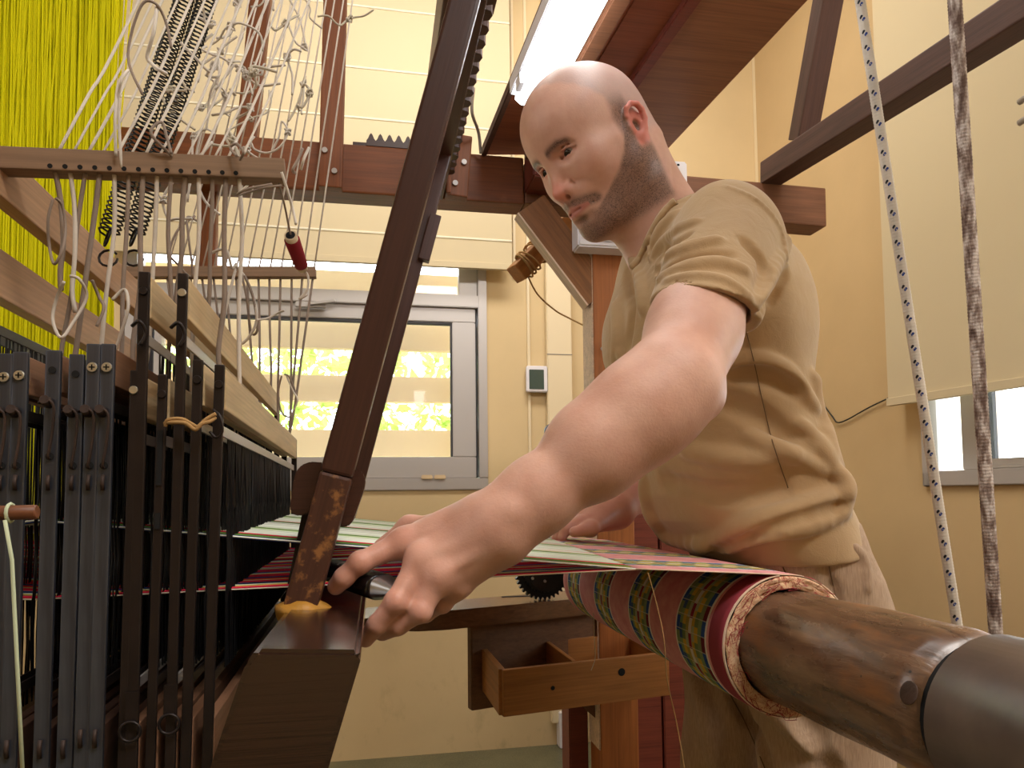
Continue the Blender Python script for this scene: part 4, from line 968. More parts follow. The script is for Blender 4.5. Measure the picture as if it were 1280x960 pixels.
M['rope1'] = plain('white_rope', srgb(208, 198, 184), .8, .2, bump=(1500, .0006), var=.18)
def mk_rope2():
    m = NT('mottled_rope', .85, .15); n = m.noise(m.coord((1, 1, .35)), 130, 3, .6); m.base(m.ramp(n, [(.38, srgb(104, 84, 76)), (.5, srgb(150, 132, 122)), (.62, srgb(206, 194, 186))])); m.bump(m.noise(m.coord(), 900, 2), .0008, .5); return m.m
M['rope2'] = mk_rope2()
M['blue'] = plain('blue_strand', srgb(26, 56, 130), .7); M['navy'] = plain('black_strand', srgb(18, 18, 30), .7)
o, A_, B_, Rr, L = rope('rope', ra, rb, .0052, 'white braided rope with blue flecks hanging in front of the right wall', True, M['rope1'])
yy = Rr.inverted() @ (-Vector(ray(1130, 400)))
th0 = atan2(yy.z, yy.y)
nfl = int(L/.0167); fle = Vector((B_-A_)/L)
for i in range(nfl):
    c = A_+(B_-A_)*((i+.5)/nfl)
    for (dx_, da, mt) in ((-.0016, .25, 'navy'), (.0016, -.15, 'blue')):
        an = th0+da; vs = []
        for (u_, w_) in ((-.0021, -.0008), (-.0006, -.0018), (.0018, .0003), (.0021, .0012), (.0004, .0018), (-.0018, .0004)):
            q = Rr @ Vector((u_+dx_, 0, 0)); a2 = an+w_/.0052; q2 = Rr @ Vector((0, .0056*cos(a2), .0056*sin(a2))); vs.append(c+np.array(q)+np.array(q2))
        mesh_obj('fleck', vs, [tuple(range(6))], M[mt], o)
        ob = bpy.context.scene.objects[-1] if False else None
ra, rb = PD(1193, -5, .72), PD(1245, 797, .74)
rope('rope', ra, rb, .0062, 'thicker grey mottled rope at the far right, nearer the picture edge', False, M['rope2'])
#@@MAN
# ------------------------------------------------------------------ the weaver: signed-distance modelling, meshed by surface nets
class Field:
    def __init__(s, lo, hi, h):
        s.lo = np.array(lo, float); s.h = h; s.n = np.ceil((np.array(hi)-s.lo)/h).astype(int)+1
        s.F = np.full(s.n, .05, np.float32)
    def _win(s, lo, hi):
        i0 = np.maximum(np.floor((np.array(lo)-s.lo)/s.h).astype(int), 0); i1 = np.minimum(np.ceil((np.array(hi)-s.lo)/s.h).astype(int)+1, s.n)
        if (i1 <= i0).any(): return None
        ax = [(s.lo[k]+s.h*np.arange(i0[k], i1[k])).astype(np.float32) for k in range(3)]
        return tuple(slice(i0[k], i1[k]) for k in range(3)), ax[0][:, None, None], ax[1][None, :, None], ax[2][None, None, :]
    def comb(s, sl, d, k, op):
        f = s.F[sl]
        if op == 'add':
            if k <= 0: s.F[sl] = np.minimum(f, d)
            else: hh = np.maximum(k-np.abs(f-d), 0)/k; s.F[sl] = np.minimum(f, d)-hh*hh*k*.25
        elif op == 'sub':
            d = -d
            if k <= 0: s.F[sl] = np.maximum(f, d)
            else: hh = np.maximum(k-np.abs(f-d), 0)/k; s.F[sl] = np.maximum(f, d)+hh*hh*k*.25
    def cap(s, a, b, ra, rb, k=.01, op='add', flat=None):
        """round cone a-b; flat=(axis, factor) squeezes it along a direction"""
        a, b = np.array(a, float), np.array(b, float); m = max(ra, rb)*(1.0)+k+.012
        w_ = s._win(np.minimum(a, b)-m, np.maximum(a, b)+m)
        if w_ is None: return
        sl, X, Y, Z = w_; ab = b-a; L2 = max(float(ab@ab), 1e-12)
        px, py, pz = X-a[0], Y-a[1], Z-a[2]
        t = np.clip((px*ab[0]+py*ab[1]+pz*ab[2])/L2, 0, 1)
        qx, qy, qz = px-ab[0]*t, py-ab[1]*t, pz-ab[2]*t
        if flat is None: d = np.sqrt(qx*qx+qy*qy+qz*qz)-(ra+(rb-ra)*t)
        else:
            n_, f_ = np.array(flat[0], float), flat[1]; n_ /= np.linalg.norm(n_); dn = qx*n_[0]+qy*n_[1]+qz*n_[2]
            r2 = qx*qx+qy*qy+qz*qz+dn*dn*(f_*f_-1); d = (np.sqrt(r2)-(ra+(rb-ra)*t))*(1/max(1, f_)**.5 if f_ > 1 else 1)
        s.comb(sl, d.astype(np.float32), k, op)
    def ell(s, c, r, R=None, k=.01, op='add'):
        """ellipsoid; R rows are its axes"""
        c = np.array(c, float); r = np.array(r, float); R = np.eye(3) if R is None else np.array(R, float)
        m = max(r)+k+.012; w_ = s._win(c-m, c+m)
        if w_ is None: return
        sl, X, Y, Z = w_; X, Y, Z = X-c[0], Y-c[1], Z-c[2]
        u = [(X*R[i, 0]+Y*R[i, 1]+Z*R[i, 2]) for i in range(3)]
        k0 = np.sqrt(sum((u[i]/r[i])**2 for i in range(3))); k1 = np.sqrt(sum((u[i]/(r[i]*r[i]))**2 for i in range(3)))+1e-6
        s.comb(sl, (k0*(k0-1)/k1).astype(np.float32), k, op)
    def chain(s, pts, rs, k=.01, op='add', flat=None):
        for i in range(len(pts)-1): s.cap(pts[i], pts[i+1], rs[i], rs[i+1], k, op, flat)
    def plane(s, p, n, lo, hi, k=0):
        """cut away everything on the +n side inside the window lo..hi"""
        w_ = s._win(lo, hi)
        if w_ is None: return
        sl, X, Y, Z = w_; n = np.array(n, float)/np.linalg.norm(n); d = (X-p[0])*n[0]+(Y-p[1])*n[1]+(Z-p[2])*n[2]
        s.comb(sl, -d.astype(np.float32), k, 'sub')
    def loft(s, rows, n=2.3, k=.02):
        """rows: (z, cx, cy, a, b, yaw) horizontal superellipse sections"""
        rows = sorted(rows); zz = np.array([r[0] for r in rows]); a_ = np.array(rows)
        ar = max(a_[:, 3].max(), a_[:, 4].max())+.05
        w_ = s._win((a_[:, 1].min()-ar, a_[:, 2].min()-ar, zz[0]-.02), (a_[:, 1].max()+ar, a_[:, 2].max()+ar, zz[-1]+.02))
        sl, X, Y, Z = w_; z = Z[0, 0, :]
        g = lambda c: np.interp(z, zz, a_[:, c])[None, None, :].astype(np.float32)
        cx, cy, aa, bb = g(1), g(2), g(3), g(4); yw = g(5)
        dx, dy = X-cx, Y-cy; u = dx*np.cos(yw)+dy*np.sin(yw); v = -dx*np.sin(yw)+dy*np.cos(yw)
        q = (np.abs(u/aa)**n+np.abs(v/bb)**n)**(1/n)
        gx = np.sqrt((u/(aa*aa))**2+(v/(bb*bb))**2)/np.maximum(np.sqrt((u/aa)**2+(v/bb)**2), 1e-4)
        d = (q-1)/np.maximum(gx, 1e-3)
        d = np.maximum(d, np.maximum(zz[0]-Z, Z-zz[-1])); s.comb(sl, d.astype(np.float32), k, 'add')
    def sample(s, P):
        q = (np.asarray(P)-s.lo)/s.h; i = np.floor(q).astype(int)
        if (i < 0).any() or (i >= s.n-1).any(): return .05
        f = q-i; F = s.F[i[0]:i[0]+2, i[1]:i[1]+2, i[2]:i[2]+2]
        F = F[0]*(1-f[0])+F[1]*f[0]; F = F[0]*(1-f[1])+F[1]*f[1]; return float(F[0]*(1-f[2])+F[1]*f[2])
    def hit(s, x, y, d0=.45, d1=1.5):
        r = ray(x, y); d = d0
        while d < d1:
            if s.sample(r*d) < 0: return r*(d-s.h*.5)
            d += s.h*.8
        return None
    def fold(s, pts, r, k=.014, op='add', lift=0.0, taper=True):
        """a ridge (or groove) of cloth along pixels pts, laid on the surface where those sight lines meet it"""
        P = [s.hit(x, y) for x, y in smoothpx(pts)]; P = [p for p in P if p is not None]
        if len(P) < 2: return
        n = len(P); rs = [r*(sin(pi*(i+.6)/(n+.2))**.6 if taper else 1) for i in range(n)]
        P = [p*(1+lift/np.linalg.norm(p)) for p in P]
        s.chain(P, rs, k, op)
    def noise(s, amp, freq, seed):
        r = np.random.default_rng(seed); X, Y, Z = [(s.lo[k]+s.h*np.arange(s.n[k])).astype(np.float32) for k in range(3)]
        X, Y, Z = X[:, None, None], Y[None, :, None], Z[None, None, :]
        for i in range(4):
            a = r.normal(size=3)*freq; b = r.normal(size=3)*freq
            s.F += (amp*np.sin(a[0]*X+a[1]*Y+a[2]*Z+r.uniform(0, 6))*np.sin(b[0]*X+b[1]*Y+b[2]*Z+r.uniform(0, 6))).astype(np.float32)
    def mesh(s):
        F = s.F; I = F < 0; n = s.n
        c = I[:-1, :-1, :-1].astype(np.uint8)
        tot = np.zeros(n-1, np.uint8)
        for dx in (0, 1):
            for dy in (0, 1):
                for dz in (0, 1): tot += I[dx:n[0]-1+dx, dy:n[1]-1+dy, dz:n[2]-1+dz]
        cells = np.argwhere((tot > 0) & (tot < 8)); del tot
        idx = np.full(n-1, -1, np.int32); idx[tuple(cells.T)] = np.arange(len(cells))
        pos = np.zeros((len(cells), 3)); cnt = np.zeros(len(cells))
        cor = [(dx, dy, dz) for dx in (0, 1) for dy in (0, 1) for dz in (0, 1)]
        val = {c_: F[cells[:, 0]+c_[0], cells[:, 1]+c_[1], cells[:, 2]+c_[2]] for c_ in cor}
        for c0 in cor:
            for ax in range(3):
                if c0[ax] == 0:
                    c1 = list(c0); c1[ax] = 1; c1 = tuple(c1); f0, f1 = val[c0], val[c1]; m = (f0 < 0) != (f1 < 0)
                    t = f0[m]/(f0[m]-f1[m]); p = np.tile(np.array(c0, float), (m.sum(), 1)); p[:, ax] += t; pos[m] += p; cnt[m] += 1
        verts = s.lo+s.h*(cells+pos/cnt[:, None]); quads = []
        for ax in range(3):
            b, c2 = (ax+1) % 3, (ax+2) % 3
            sl0 = [slice(None)]*3; sl1 = [slice(None)]*3; sl0[ax] = slice(0, -1); sl1[ax] = slice(1, None)
            ch = I[tuple(sl0)] != I[tuple(sl1)]; e = np.argwhere(ch)
            e = e[(e[:, b] > 0) & (e[:, c2] > 0) & (e[:, b] < n[b]-1) & (e[:, c2] < n[c2]-1)]
            ins = I[e[:, 0], e[:, 1], e[:, 2]]
            def at_(db, dc): q = e.copy(); q[:, b] -= db; q[:, c2] -= dc; return idx[q[:, 0], q[:, 1], q[:, 2]]
            q = np.stack([at_(1, 1), at_(0, 1), at_(0, 0), at_(1, 0)], 1); q[~ins] = q[~ins][:, ::-1]; quads.append(q)
        Q = np.concatenate(quads); Q = Q[(Q >= 0).all(1)]
        return verts, Q
def smoothpx(pts, sub=5): return [(p[0], p[1]) for p in smoothpath([(x, y, 0) for x, y in pts], sub)]
def relax(v, q, it=2, lam=.5):
    for _ in range(it):
        s_ = np.zeros_like(v); c = np.zeros(len(v))
        for a in range(4):
            for b in ((a+1) % 4, (a+3) % 4): np.add.at(s_, q[:, a], v[q[:, b]]); np.add.at(c, q[:, a], 1)
        m = c > 0; v[m] += lam*(s_[m]/c[m, None]-v[m])
    return v
def np_mesh(name, v, q, mat, parent=None, attrs=None, origin=(0, 0, 0)):
    me = bpy.data.meshes.new(name); v = v-np.array(origin); me.vertices.add(len(v)); me.vertices.foreach_set('co', v.astype(np.float32).ravel())
    me.loops.add(q.size); me.loops.foreach_set('vertex_index', q.astype(np.int32).ravel()); me.polygons.add(len(q))
    me.polygons.foreach_set('loop_start', np.arange(0, q.size, 4, dtype=np.int32)); me.polygons.foreach_set('use_smooth', np.ones(len(q), bool))
    me.materials.append(mat); me.update(calc_edges=True); me.validate()
    for k, a in (attrs or {}).items():
        if a.ndim == 2: at = me.color_attributes.new(k, 'FLOAT_COLOR', 'POINT'); at.data.foreach_set('color', a.astype(np.float32).ravel())
        else: at = me.attributes.new(k, 'FLOAT', 'POINT'); at.data.foreach_set('value', a.astype(np.float32))
    o = bpy.data.objects.new(name, me); o.location = origin; col.objects.link(o); setp(o, parent); return o

# --- head frame
HO = V(.331, .994, .504); hp_, hy_, hr_ = .574, .304, .060
hf = V(-cos(hy_)*cos(hp_), -sin(hy_)*cos(hp_), -sin(hp_)); hl0 = np.cross([0, 0, 1], hf); hl0 /= np.linalg.norm(hl0); hu0 = np.cross(hf, hl0)
hl = hl0*cos(hr_)+hu0*sin(hr_); hu = hu0*cos(hr_)-hl0*sin(hr_); HR = np.array([hf, hl, hu])
def H(f, s, u): return HO+hf*f+hl*s+hu*u
def build_head():
    g = Field(HO-V(.15, .125, .20), HO+V(.17, .115, .155), .0014)
    E = lambda c, r, k=.012, op='add', rot=0: g.ell(H(*c), r, HR if rot == 0 else (np.array([[cos(rot), 0, sin(rot)], [0, 1, 0], [-sin(rot), 0, cos(rot)]]) @ HR), k, op)
    C = lambda a, b, ra, rb, k=.01, op='add': g.cap(H(*a), H(*b), ra, rb, k, op)
    E((.003, 0, .050), (.091, .077, .080), .0)               # skull
    E((.030, 0, .058), (.072, .066, .062), .03)               # forehead
    E((.036, 0, -.020), (.060, .058, .078), .035)             # face mass
    E((.000, 0, -.020), (.066, .066, .055), .03)             # skull base
    for s in (-1, 1):
        C((.012, s*.058, -.040), (.062, s*.028, -.082), .017, .017, .025)    # jaw
        C((.000, s*.062, -.010), (.010, s*.059, -.045), .012, .015, .02)     # ramus
        E((.058, s*.043, -.008), (.021, .019, .020), .030)    # cheekbone
        C((.030, s*.060, -.002), (.060, s*.047, -.004), .007, .008, .022)
        C((.087, s*.010, .034), (.079, s*.040, .035), .0085, .008, .012)      # brow
        E((.094, s*.031, .019), (.015, .016, .008), .012, 'sub')            # eye hollow
        E((.080, s*.012, .012), (.012, .010, .016), .012)                   # side of nose root
    C((.072, -.008, -.086), (.072, .008, -.086), .020, .020, .022)           # chin
    E((.083, 0, -.050), (.018, .026, .026), .018)                             # mouth mound
    # nose
    C((.088, 0, .024), (.103, 0, -.012), .0080, .0095, .010)
    E((.1065, 0, -.0205), (.0115, .0110, .0095), .004)
    C((.102, 0, -.028), (.097, 0, -.038), .006, .007, .008)
    for s in (-1, 1):
        E((.096, s*.0135, -.022), (.0115, .0065, .0085), .005)
        E((.0995, s*.0085, -.0310), (.0075, .0042, .0050), .002, 'sub')
        C((.094, s*.0205, -.016), (.088, s*.0215, -.029), .0012, .0012, .005, 'sub')
        C((.094, s*.015, -.031), (.082, s*.025, -.035), .004, .006, .012)
    # lips
    for s in (-1, 1):
        C((.0990, 0, -.0490), (.0960, s*.011, -.0485), .0036, .0036, .004); C((.0960, s*.011, -.0485), (.0850, s*.0255, -.0540), .0036, .0020, .004)
        C((.0980, 0, -.0585), (.0945, s*.011, -.0582), .0046, .0042, .004); C((.0945, s*.011, -.0582), (.0850, s*.0245, -.0555), .0040, .0018, .004)
        C((.1040, 0, -.0536), (.0990, s*.012, -.0532), .0014, .0013, .0015, 'sub'); C((.0990, s*.012, -.0532), (.0850, s*.0290, -.0555), .0013, .0013, .0015, 'sub')
    E((.097, 0, -.069), (.006, .016, .005), .008, 'sub')
    # eyes: lids as shells over the eyeball, then the slit
    for s in (-1, 1):
        e = (.0755, s*.031, .0195)
        E(e, (.0138, .0150, .0138), .005)
        sl = [(e[0]+.0125, e[1]-s*.0125, e[2]-.0030), (e[0]+.0150, e[1]-s*.004, e[2]+.0002), (e[0]+.0145, e[1]+s*.006, e[2]+.0004), (e[0]+.0075, e[1]+s*.0155, e[2]-.0026)]
        g.chain([H(*p) for p in sl], [.0022, .0046, .0048, .0026], .001, 'sub')
        cr = [(e[0]+.010, e[1]-s*.011, e[2]+.0060), (e[0]+.0125, e[1], e[2]+.0090), (e[0]+.0090, e[1]+s*.010, e[2]+.0075), (e[0]+.002, e[1]+s*.0165, e[2]+.0020)]
        g.chain([H(*p) for p in cr], [.0007, .0010, .0010, .0006], .0025, 'sub')
        g.chain([H(e[0]+.0140, e[1]-s*.005, e[2]+.0052), H(e[0]+.0135, e[1]+s*.006, e[2]+.0052), H(e[0]+.0070, e[1]+s*.0155, e[2]+.0010)], [.0012, .0013, .0010], .0015)
    # ears
    for s in (-1, 1):
        er = lambda f, u, o: (f*.72+.001, s*(.0715+o*.85), u*.74+.002)
        g.ell(H(*er(-.006, .004, .003)), (.0150, .0075, .0235), HR, .006)
        hel = [(.006, .010, .003), (.008, .022, .009), (.002, .033, .013), (-.010, .037, .0155), (-.021, .031, .0175), (-.026, .018, .0175), (-.024, .002, .016), (-.016, -.013, .012), (-.006, -.022, .009)]
        g.chain([H(*er(*p)) for p in hel], [.0024, .0029, .0034, .0036, .0036, .0034, .0030, .0032, .0042], .002)
        g.ell(H(*er(-.004, -.024, .008)), (.0070, .0045, .0080), HR, .004)
        g.ell(H(*er(-.003, -.002, .0105)), (.0075, .0070, .0100), HR, .003, 'sub')
        g.chain([H(*er(-.002, .026, .0125)), H(*er(-.014, .027, .0150)), H(*er(-.0195, .014, .0155)), H(*er(-.018, .000, .014))], [.0022, .0026, .0026, .002], .002, 'sub')
        g.cap(H(*er(.0085, .000, .0060)), H(*er(.0085, -.008, .0060)), .0042, .0036, .003)
    # neck
    nb_ = V(.452, .995, .366)
    g.cap(H(-.026, 0, -.012), nb_, .056, .058, .045); g.cap(H(-.015, 0, -.060), V(.425, .995, .352), .044, .054, .03)
    g.cap(H(-.038, .050, -.020), V(.405, .965, .345), .016, .014, .02); g.cap(H(-.038, -.050, -.020), V(.405, 1.025, .345), .016, .014, .02)
    g.cap(H(.052, 0, -.078), H(-.01, 0, -.085), .014, .03, .03)
    v, q = g.mesh(); return relax(v, q, 1, .35), q
NB = V(.452, .995, .366)

# --- arms
SHn = V(.432, .825, .315); ELn = V(.283, .640, .106); WRn = PD(624, 658, .648)
SHf = V(.470, 1.185, .300); ELf = V(.520, 1.29, .035); WRf = PY(770, 637, 1.225)
def mix3(a, b, t): return np.array(a)*(1-t)+np.array(b)*t
def px(x, y, d): return PD(x, y, d)
def build_near_arm():
    g = Field((-.060, .545, -.155), (.53, .93, .38), .0018)
    up = mix3(SHn, ELn, .5)
    g.chain([SHn, mix3(SHn, ELn, .35), mix3(SHn, ELn, .7), ELn], [.047, .046, .044, .039], .02)
    g.cap(mix3(SHn, ELn, .42)+V(-.012, -.005, .004), mix3(SHn, ELn, .8)+V(-.008, -.004, .005), .036, .034, .03)
    ax = (WRn-ELn)/np.linalg.norm(WRn-ELn); side = np.cross(ax, ray(750, 560)); side /= np.linalg.norm(side); side = side if side[2] > 0 else -side
    g.chain([ELn, mix3(ELn, WRn, .22), mix3(ELn, WRn, .5), mix3(ELn, WRn, .8), WRn], [.039, .043, .039, .032, .028], .015)
    g.cap(ELn+side*.012+ax*.01, mix3(ELn, WRn, .45)+side*.010, .036, .030, .03)           # brachioradialis
    g.cap(ELn-side*.008+ax*.03, mix3(ELn, WRn, .5)-side*.006, .034, .028, .03)
    g.cap(mix3(ELn, WRn, .8)+side*.008, WRn+side*.008-ax*.004, .021, .0215, .02); g.cap(mix3(ELn, WRn, .8)-side*.006, WRn-side*.007-ax*.004, .021, .0205, .02)
    g.ell(px(874, 495, .695), (.018, .018, .018), None, .015); g.ell(px(883, 499, .688), (.011, .011, .011), None, .016)
    g.ell(px(640, 640, .628), (.009, .009, .008), None, .014)                               # ulna head
    # hand
    W0 = WRn
    mc = {'i': px(506, 678, .668), 'm': px(527, 698, .642), 'r': px(551, 718, .634), 'p': px(572, 732, .645)}
    w_ = {'i': px(606, 648, .664), 'm': px(614, 662, .648), 'r': px(620, 673, .645), 'p': px(622, 682, .650)}
    for k_, r0, r1 in (('i', .0165, .0125), ('m', .0175, .0125), ('r', .0165, .012), ('p', .015, .011)): g.cap(w_[k_], mc[k_], r0, r1, .02)
    g.cap(px(600, 664, .672), px(540, 694, .672), .018, .015, .02); g.cap(px(610, 680, .665), px(568, 715, .665), .014, .012, .02)
    g.cap(px(600, 650, .672), px(530, 668, .690), .020, .014, .02)
    g.cap(WRn, px(604, 664, .652), .024, .022, .02)
    # fingers
    FG = [([mc['i'], px(450, 703, .645), px(430, 722, .644), px(420, 733, .650)], [.0118, .0094, .0088, .0080]),
          ([mc['m'], px(495, 752, .618), px(471, 781, .622), px(457, 799, .632)], [.0118, .0092, .0084, .0074]),
          ([mc['r'], px(526, 764, .622), px(498, 782, .628), px(478, 791, .640)], [.0115, .0090, .0082, .0074]),
          ([mc['p'], px(553, 754, .650), px(532, 768, .662), px(512, 774, .675)], [.0104, .0080, .0072, .0066])]
    for P, R_ in FG:
        g.cap(P[0], P[1], R_[0], R_[1], .009); g.cap(P[1], P[2], R_[1], R_[2], .004); g.cap(P[2], P[3], R_[2], R_[3], .004)
        g.ell(P[1]-fwd*.001, (R_[1]*1.05,)*3, None, .004)
    for k_ in 'imr': g.ell(mc[k_]-fwd*.0045, (.0105,)*3, None, .012)                       # knuckles
    g.chain([px(596, 652, .675), px(550, 660, .708), px(512, 659, .720), px(478, 684, .710)], [.017, .0135, .0105, .009], .010)   # thumb on the far side
    for k_ in 'mr': g.cap(mix3(w_[k_], mc[k_], .25)-fwd*.0165, mc[k_]-fwd*.011, .0018, .0026, .008)     # tendons
    g.cap(mix3(w_['i'], mc['i'], .35)-fwd*.0145, mc['i']-fwd*.010, .0018, .0026, .008)
    # skin folds
    
    v, q = g.mesh(); return relax(v, q, 1, .4), q, FG
def build_far_arm():
    g = Field((.24, 1.06, -.10), (.62, 1.36, .40), .0026)
    g.chain([SHf, mix3(SHf, ELf, .5), ELf], [.056, .048, .040], .02)
    g.chain([ELf, mix3(ELf, WRf, .35), WRf], [.041, .042, .027], .02)
    hd_ = (WRf-ELf)/np.linalg.norm(WRf-ELf); K = [PY(x, y, Y) for x, y, Y in ((726, 654, 1.15), (721, 655, 1.175), (717, 656, 1.20), (717, 658, 1.225))]
    for k_, p in enumerate(K): g.cap(WRf+V(0, (k_-1.5)*.010, 0), p, .019, .0125, .018)
    for k_, p in enumerate(K):
        p1 = p+V(-.026, -.002, -.010); p2 = p1+V(-.006, 0, -.012); g.cap(p, p1, .0120, .0100, .006); g.cap(p1, p2, .0088, .0076, .004)
    g.cap(WRf+V(0, 0, -.004), PY(722, 652, 1.19), .029, .019, .02)
    g.chain([WRf+V(-.01, -.02, -.002), PY(738, 661, 1.13), PY(718, 665, 1.12)], [.015, .012, .009], .01)
    v, q = g.mesh(); return relax(v, q, 1, .4), q
def skin_attrs(v, kind):
    n = len(v); beard = np.zeros(n); hair = np.zeros(n); red = np.zeros(n); lip = np.zeros(n); brow = np.zeros(n)
    ss = lambda x, a, b: np.clip((x-a)/(b-a), 0, 1)**2*(3-2*np.clip((x-a)/(b-a), 0, 1))
    if kind == 'head':
        L = (v-HO) @ HR.T; f, s, u = L[:, 0], np.abs(L[:, 1]), L[:, 2]
        nz = .0035*np.sin(f*160+u*90)*np.cos(s*140-u*120)
        # beard: below a line from the sideburn across the cheek to the moustache
        line = np.interp(f, [-.02, .010, .022, .034, .050, .068, .085], [.03, .030, .000, -.024, -.042, -.056, -.064])
        back = ss(f, -.020, -.006)
        beard = (1-ss(u-line+nz, -.004, .005))*back*(1-ss(-u+.0*f, .098, .118))
        side = ss(s, .056, .062)*ss(f, -.012, -.002)*(1-ss(f, .018, .030))*(1-ss(u, .030, .060))*(u > -.02)
        beard = np.maximum(beard, side*.8)
        neck = ss(u, -.135, -.100); beard *= neck
        mo = 1.6*np.exp(-((u+.0410+ (s*.33))/.0072)**2)*(1-ss(s, .032, .042))*(f > .066)*(.55+.45*ss(s, .002, .012)); beard = np.maximum(beard, mo*1.1)
        chk = np.exp(-((s-.018)/.010)**2)*np.exp(-((u+.070)/.010)**2)*(f > .06); beard *= (1-.55*chk)
        lipm = np.exp(-((u+.0535+.04*s)/np.clip(.0085-.20*s, .003, 1))**4)*(s < .0265)*(f > .080); lip = lipm; beard *= (1-lipm)
        nose = np.exp(-(((f-.114)/.022)**2+(s/.022)**2+((u+.020)/.020)**2)); beard *= (1-np.clip(nose*1.6, 0, 1)*(u > -.034)); red = np.maximum(red, nose*.75)
        ear = ss(s, .0775, .0815)*ss(u, -.034, -.022)*(1-ss(u, .034, .042))*(1-ss(f, .008, .014))*(f > -.04); beard *= 1-ear; red = np.maximum(red, ear*.95)
        red = np.maximum(red, .35*np.exp(-(((f-.065)/.025)**2+((s-.045)/.02)**2+((u+.012)/.02)**2)))
        # shaved scalp
        hl_ = np.interp(f, [-.12, -.02, .012, .035, .06, .09], [-.02, -.01, .03, .070, .105, .16])
        hair = ss(u-hl_+nz, -.006, .010)*(1-ear); hair *= ss(.065-f+u*.15, 0, .02)
        bl = np.interp(s, [.006, .018, .034, .048], [.0300, .0340, .0355, .0300]); brow = np.exp(-((u-bl)/.0050)**2)*ss(s, .006, .012)*(1-ss(s, .044, .052))*(f > .05)
        dark_eye = np.exp(-(((s-.031)/.018)**2+((u-.022)/.012)**2))*(f > .06)*.30; red = np.maximum(red, dark_eye)
    elif kind == 'arm':
        K = [PD(507, 672, .655), PD(528, 698, .635), PD(550, 718, .63), PD(450, 703, .64), PD(495, 752, .61), PD(526, 764, .615), PD(419, 735, .650), PD(459, 799, .636), PD(880, 497, .69)]
        for k_ in K: red = np.maximum(red, .32*np.exp(-((v-k_)**2).sum(1)/.016**2))
        red = np.maximum(red, .28*np.exp(-np.abs(v[:, 0])/.09)*(v[:, 2] < .02))
    else: red = np.full(n, .45)
    return dict(beard=np.clip(beard, 0, 1), hair=np.clip(hair, 0, 1), red=np.clip(red, 0, 1), lip=np.clip(lip, 0, 1), brow=np.clip(brow, 0, 1))
def mk_skin():
    m = NT('skin', .5, .4); A_ = lambda k_: m.n('ShaderNodeAttribute', attribute_name=k_).outputs['Fac']
    v = m.coord(); n1 = m.noise(v, 22, 5, .6); n2 = m.noise(v, 420, 2, .5); n3 = m.noise(v, 1100, 2)
    c = m.ramp(n1, [(.3, srgb(196, 148, 128)), (.7, srgb(214, 170, 150))])
    c = m.mix(m.math('MULTIPLY', A_('red'), .7), c, srgb(206, 104, 90))
    spk = m.ramp(n3, [(.40, (0, 0, 0)), (.58, (1, 1, 1))]); spk2 = m.ramp(n2, [(.35, (.25,)*3), (.6, (1,)*3)])
    c = m.mix(m.math('MULTIPLY', A_('hair'), m.math('ADD', .28, m.math('MULTIPLY', spk, .18))), c, srgb(150, 140, 138))
    c = m.mix(m.math('MULTIPLY', A_('beard'), m.math('ADD', .50, m.math('MULTIPLY', m.math('MULTIPLY', spk, spk2), .42))), c, srgb(60, 44, 38))
    c = m.mix(m.math('MULTIPLY', A_('lip'), .75), c, srgb(176, 96, 88))
    c = m.mix(m.math('MULTIPLY', A_('brow'), m.math('ADD', .60, m.math('MULTIPLY', spk, .35))), c, srgb(48, 33, 28))
    m.base(c); m.b.inputs['Subsurface Weight'].default_value = .12; m.b.inputs['Subsurface Radius'].default_value = (.012, .005, .003); m.b.inputs['Subsurface Scale'].default_value = 1.0
    m.rough(m.ramp(n1, [(.3, (.42,)*3), (.7, (.56,)*3)])); m.bump(m.math('ADD', m.math('MULTIPLY', n2, .8), m.math('MULTIPLY', n1, .8)), .0007, .35); return m.m
M['skin'] = mk_skin()

